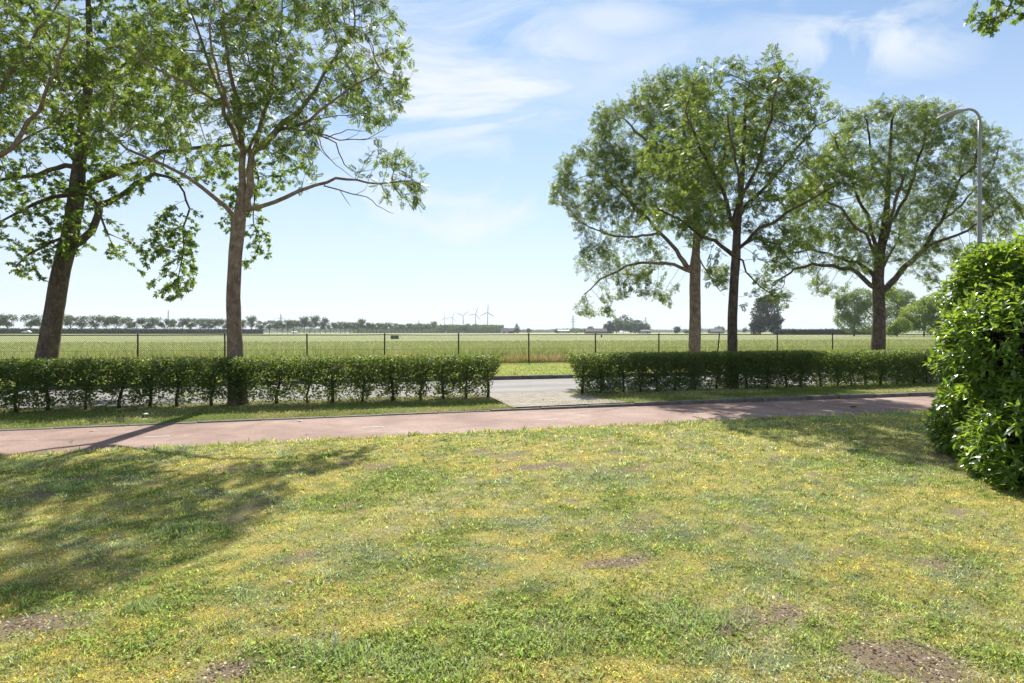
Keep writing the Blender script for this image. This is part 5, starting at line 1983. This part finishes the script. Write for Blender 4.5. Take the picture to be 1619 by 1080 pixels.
# ------------------------------------------------------------------ farm buildings and cars
M_roofb = plain('brown_roof', (0.060, 0.050, 0.052), 0.9)
M_roofg = plain('grey_roof', (0.11, 0.11, 0.12), 0.8)
M_wallw = plain('white_wall', (0.62, 0.61, 0.57), 0.8)
M_wallb = plain('brick_wall', (0.22, 0.13, 0.10), 0.9)
M_dark = plain('window_dark', (0.03, 0.035, 0.04), 0.3, .5)
M_shed = plain('blue_grey_cladding', (0.24, 0.29, 0.33), 0.6)


def building(name, px0, px1, d_, eave, ridge, depth, wall, roof, label, cat, nwin=4, door=True, yaw=0.0):
    x0_, x1_ = (px0 - CX) / F * d_, (px1 - CX) / F * d_
    w = x1_ - x0_
    r_ = empty(name, ((x0_ + x1_) / 2, d_, 0), label, cat, rz=yaw)
    MB().prism([(-w / 2, -depth / 2, 0), (-w / 2, depth / 2, 0), (-w / 2, depth / 2, eave), (-w / 2, 0, ridge - .25), (-w / 2, -depth / 2, eave)][::-1], (w, 0, 0), (0, 0, -.1)).build('wall', wall, r_)
    t = .3
    MB().prism([(-w / 2 - .4, -depth / 2 - .5, eave - .2), (-w / 2 - .4, 0, ridge), (-w / 2 - .4, depth / 2 + .5, eave - .2), (-w / 2 - .4, depth / 2 + .5, eave + t - .2), (-w / 2 - .4, 0, ridge + t), (-w / 2 - .4, -depth / 2 - .5, eave + t - .2)], (w + .8, 0, 0), (0, 0, 0)).build('roof', roof, r_)
    wh = min(1.3, eave * .4)
    for k_ in range(nwin):
        xc = -w / 2 + w * (k_ + .5) / nwin
        if door and k_ == nwin // 2: continue
        MB().box(xc - .7, xc + .7, -depth / 2 - .06, -depth / 2 + .05, eave * .35, eave * .35 + wh).build('window', M_dark, r_)
    if door:
        xc = -w / 2 + w * (nwin // 2 + .5) / nwin
        MB().box(xc - 1, xc + 1, -depth / 2 - .05, -depth / 2 + .05, 0, min(2.6, eave * .8)).build('door', M_dark, r_)
    return r_


building('barn', 925, 958, 600, 1.9, 4.6, 14, M_wallb, M_roofb, 'low brown roofed barn at the left of the dark farm grove', 'barn', 5)
building('farmhouse', 792, 802, 730, 3.0, 6.0, 8, M_wallw, M_roofg, 'white farmhouse at the right foot of the grove below the turbines', 'house', 3)
building('farmhouse', 803, 814, 745, 2.6, 5.8, 9, M_wallb, M_roofg, 'grey roofed farmhouse right of the white farmhouse', 'house', 3)
building('greenhouse', 880, 900, 850, 3.2, 4.2, 30, M_wallw, M_wallw, 'long low white greenhouse on the horizon left of the tall pylon', 'greenhouse', 8, False)
building('shed', 1013, 1028, 610, 2.4, 3.4, 8, M_wallw, M_roofg, 'pale low shed at the right end of the farm grove', 'shed', 4)
building('barn', 1122, 1141, 680, 1.8, 5.0, 12, M_wallb, M_roofg, 'low dark roofed barn between the two right trunks', 'barn', 4)
building('shed', 1490, 1512, 132, 1.9, 2.3, 4, M_shed, M_shed, 'small blue-grey shed beyond the fence beside the glossy bush', 'shed', 2, False)
building('house', 650, 668, 900, 3, 6, 9, M_wallw, M_roofg, 'pale house seen between the trunks left of the turbines', 'house', 3)
building('house', 462, 470, 640, 1.2, 2.0, 4, M_wallw, M_wallw, 'low white cabin between the trunks of the far tree row', 'cabin', 2, False)

M_carw = plain('white_car_paint', (0.75, 0.76, 0.76), 0.3, .5, 0, .03)
M_tyre = plain('tyre_rubber', (0.02, 0.02, 0.02), 0.9)
M_win = plain('car_glass', (0.03, 0.04, 0.05), 0.1, .6)


def car(px_, d_, label, yaw=0.0, z=0.0):
    r_ = empty('parked_car', ((px_ - CX) / F * d_, d_, z), label, 'car', 'far white cars', rz=yaw)
    body = [(-2.1, 0, .35), (-2.15, 0, .75), (-1.5, 0, .92), (-.9, 0, 1.38), (.8, 0, 1.42), (1.5, 0, 1.0), (2.05, 0, .9), (2.1, 0, .35)]
    mb = MB().prism([(a, -.85, c) for a, b, c in body], (0, 1.7, 0), (0, 0, 0))
    mb.build('body', M_carw, r_, bevel=.05)
    MB().prism([(-1.28, -.87, .97), (-.82, -.87, 1.30), (.72, -.87, 1.33), (1.2, -.87, 1.02)], (0, .03, 0), (0, 0, 0)).build('window', M_win, r_)
    for xw in (-1.3, 1.3):
        for yw in (-.86, .70):
            MB().tube([(xw, yw, .32), (xw, yw + .16, .32)], .32, 14).build('wheel', M_tyre, r_)


car(42.5, 330, 'tiny white car on the far road at the left, left of the leaning trunk', .05, .9)
car(1501, 116, 'white car below the blue-grey shed, seen through the fence at right', .2, .3)

# ------------------------------------------------------------------ small things on the ground
M_paper = plain('paper_white', (0.70, 0.68, 0.64), 0.8, .2, 0, .08)
M_stone = plain('pinkish_stone', (0.50, 0.38, 0.32), 0.85, .2, 0, .2, 25)
M_leafo = plain('orange_leaf', (0.55, 0.18, 0.05), 0.7, .2, 0, .25, 25)
M_stick = plain('bleached_stick', (0.55, 0.48, 0.40), 0.8)


def stone(px_, y_, r0, label, mat, cat='stone', z=0.02, name='stone'):
    x, d = G(px_, y_)
    import bmesh
    bm = bmesh.new()
    bmesh.ops.create_icosphere(bm, subdivisions=3, radius=r0)
    for v in bm.verts:
        k2 = 1 + .35 * (float(vnoise(np.array([[v.co.x, v.co.y, v.co.z]]) * 1.6 / r0 + 5, 3)[0]) - .5)
        v.co = v.co * k2
        v.co.z *= .6
    me = bpy.data.meshes.new(name)
    bm.to_mesh(me)
    bm.free()
    o_ = link(name, me, None, mat)
    o_.location = (x, d, z)
    tag(o_, label, cat)


stone(457, 927, .021, 'small pinkish stone lying in the grass at lower left centre', M_stone)
x, d = G(528, 1035)
o = MB().tube([(0, 0, 0), (.004, .01, .045), (-.002, .03, .085)], [.0055, .005, .003], 8).build('stick', M_stick, None, smooth=True)
o.location = (x, d, .01)
tag(o, 'short bleached stick poking out of the lawn near the bottom edge', 'stick')


def scrap(px_, y_, s, z, label, mat, name='paper_scrap', cat='litter', group=None):
    x, d = G(px_, y_)
    nn_ = 6
    vs_, fs_ = [], []
    for i_ in range(nn_):
        for j_ in range(nn_):
            a_, b_ = i_ / (nn_ - 1) - .5, j_ / (nn_ - 1) - .5
            k2 = 1 - .35 * (abs(a_) * abs(b_) * 4)
            vs_.append((a_ * s * 1.5 * k2, b_ * s * k2, s * .25 * random.random()))
    for i_ in range(nn_ - 1):
        for j_ in range(nn_ - 1):
            fs_.append((i_ * nn_ + j_, (i_ + 1) * nn_ + j_, (i_ + 1) * nn_ + j_ + 1, i_ * nn_ + j_ + 1))
    mb = MB()
    mb.v, mb.f = vs_, fs_
    o_ = mb.build(name, mat, None, smooth=True)
    md = o_.modifiers.new('thickness', 'SOLIDIFY')
    md.thickness = .002
    o_.location = (x, d, z)
    o_.rotation_euler = (0, 0, random.uniform(0, 3))
    tag(o_, label, cat, group)


scrap(230, 663, .085, .085, 'crumpled white paper scrap on the verge left of the ash trunk', M_paper)
scrap(228, 673, .05, .10, 'small pale scrap on the kerb below the crumpled paper', M_paper)
scrap(686, 642, .05, .09, 'small white scrap on the verge below the right end of the left hedge', M_paper)
scrap(474, 667.5, .06, .018, 'pale fallen leaf on the red path just below the kerb', M_paper, 'fallen_leaf', 'leaf')
scrap(146, 683, .05, .018, 'yellowish fallen leaf lying in the shade on the red path', M_stick, 'fallen_leaf', 'leaf')
scrap(1446, 625, .06, .10, 'white scrap on the kerb far along the path at the right', M_paper)
scrap(1219, 622, .05, .09, 'white scrap in the shaded verge under the right hedge', M_paper)
scrap(1349, 645, .10, .018, 'small dark brown leaf lying on the path at the right', M_stem, 'fallen_leaf', 'leaf')
scrap(1301, 783, .028, .03, 'orange leaf on the lawn, lowest of the orange leaves', M_leafo, 'fallen_leaf', 'leaf', 'orange leaves on the lawn')
scrap(1317, 761, .028, .03, 'left orange leaf of the close pair on the lawn at right', M_leafo, 'fallen_leaf', 'leaf', 'orange leaves on the lawn')
scrap(1330, 762, .028, .03, 'right orange leaf of the close pair on the lawn at right', M_leafo, 'fallen_leaf', 'leaf', 'orange leaves on the lawn')
scrap(1090, 717, .035, .03, 'lone orange leaf high on the lawn near the path', M_leafo, 'fallen_leaf', 'leaf', 'orange leaves on the lawn')

# ------------------------------------------------------------------ haze
USE_HAZE = True
if USE_HAZE:
    m, t = new_mat('haze_air')
    pvn = N(t, 'ShaderNodeVolumePrincipled')
    pvn.inputs['Color'].default_value = (0.86, 0.92, 1.0, 1)
    pvn.inputs['Density'].default_value = 0.00016
    pvn.inputs['Anisotropy'].default_value = 0.2
    oo = N(t, 'ShaderNodeOutputMaterial')
    t.links.new(pvn.outputs[0], oo.inputs['Volume'])
    hz = MB().box(-5100, 5100, -5100, 5100, -1.1, 175).build('haze', m)
    tag(hz, 'thin pale summer haze over the fields', 'haze', kind='stuff')
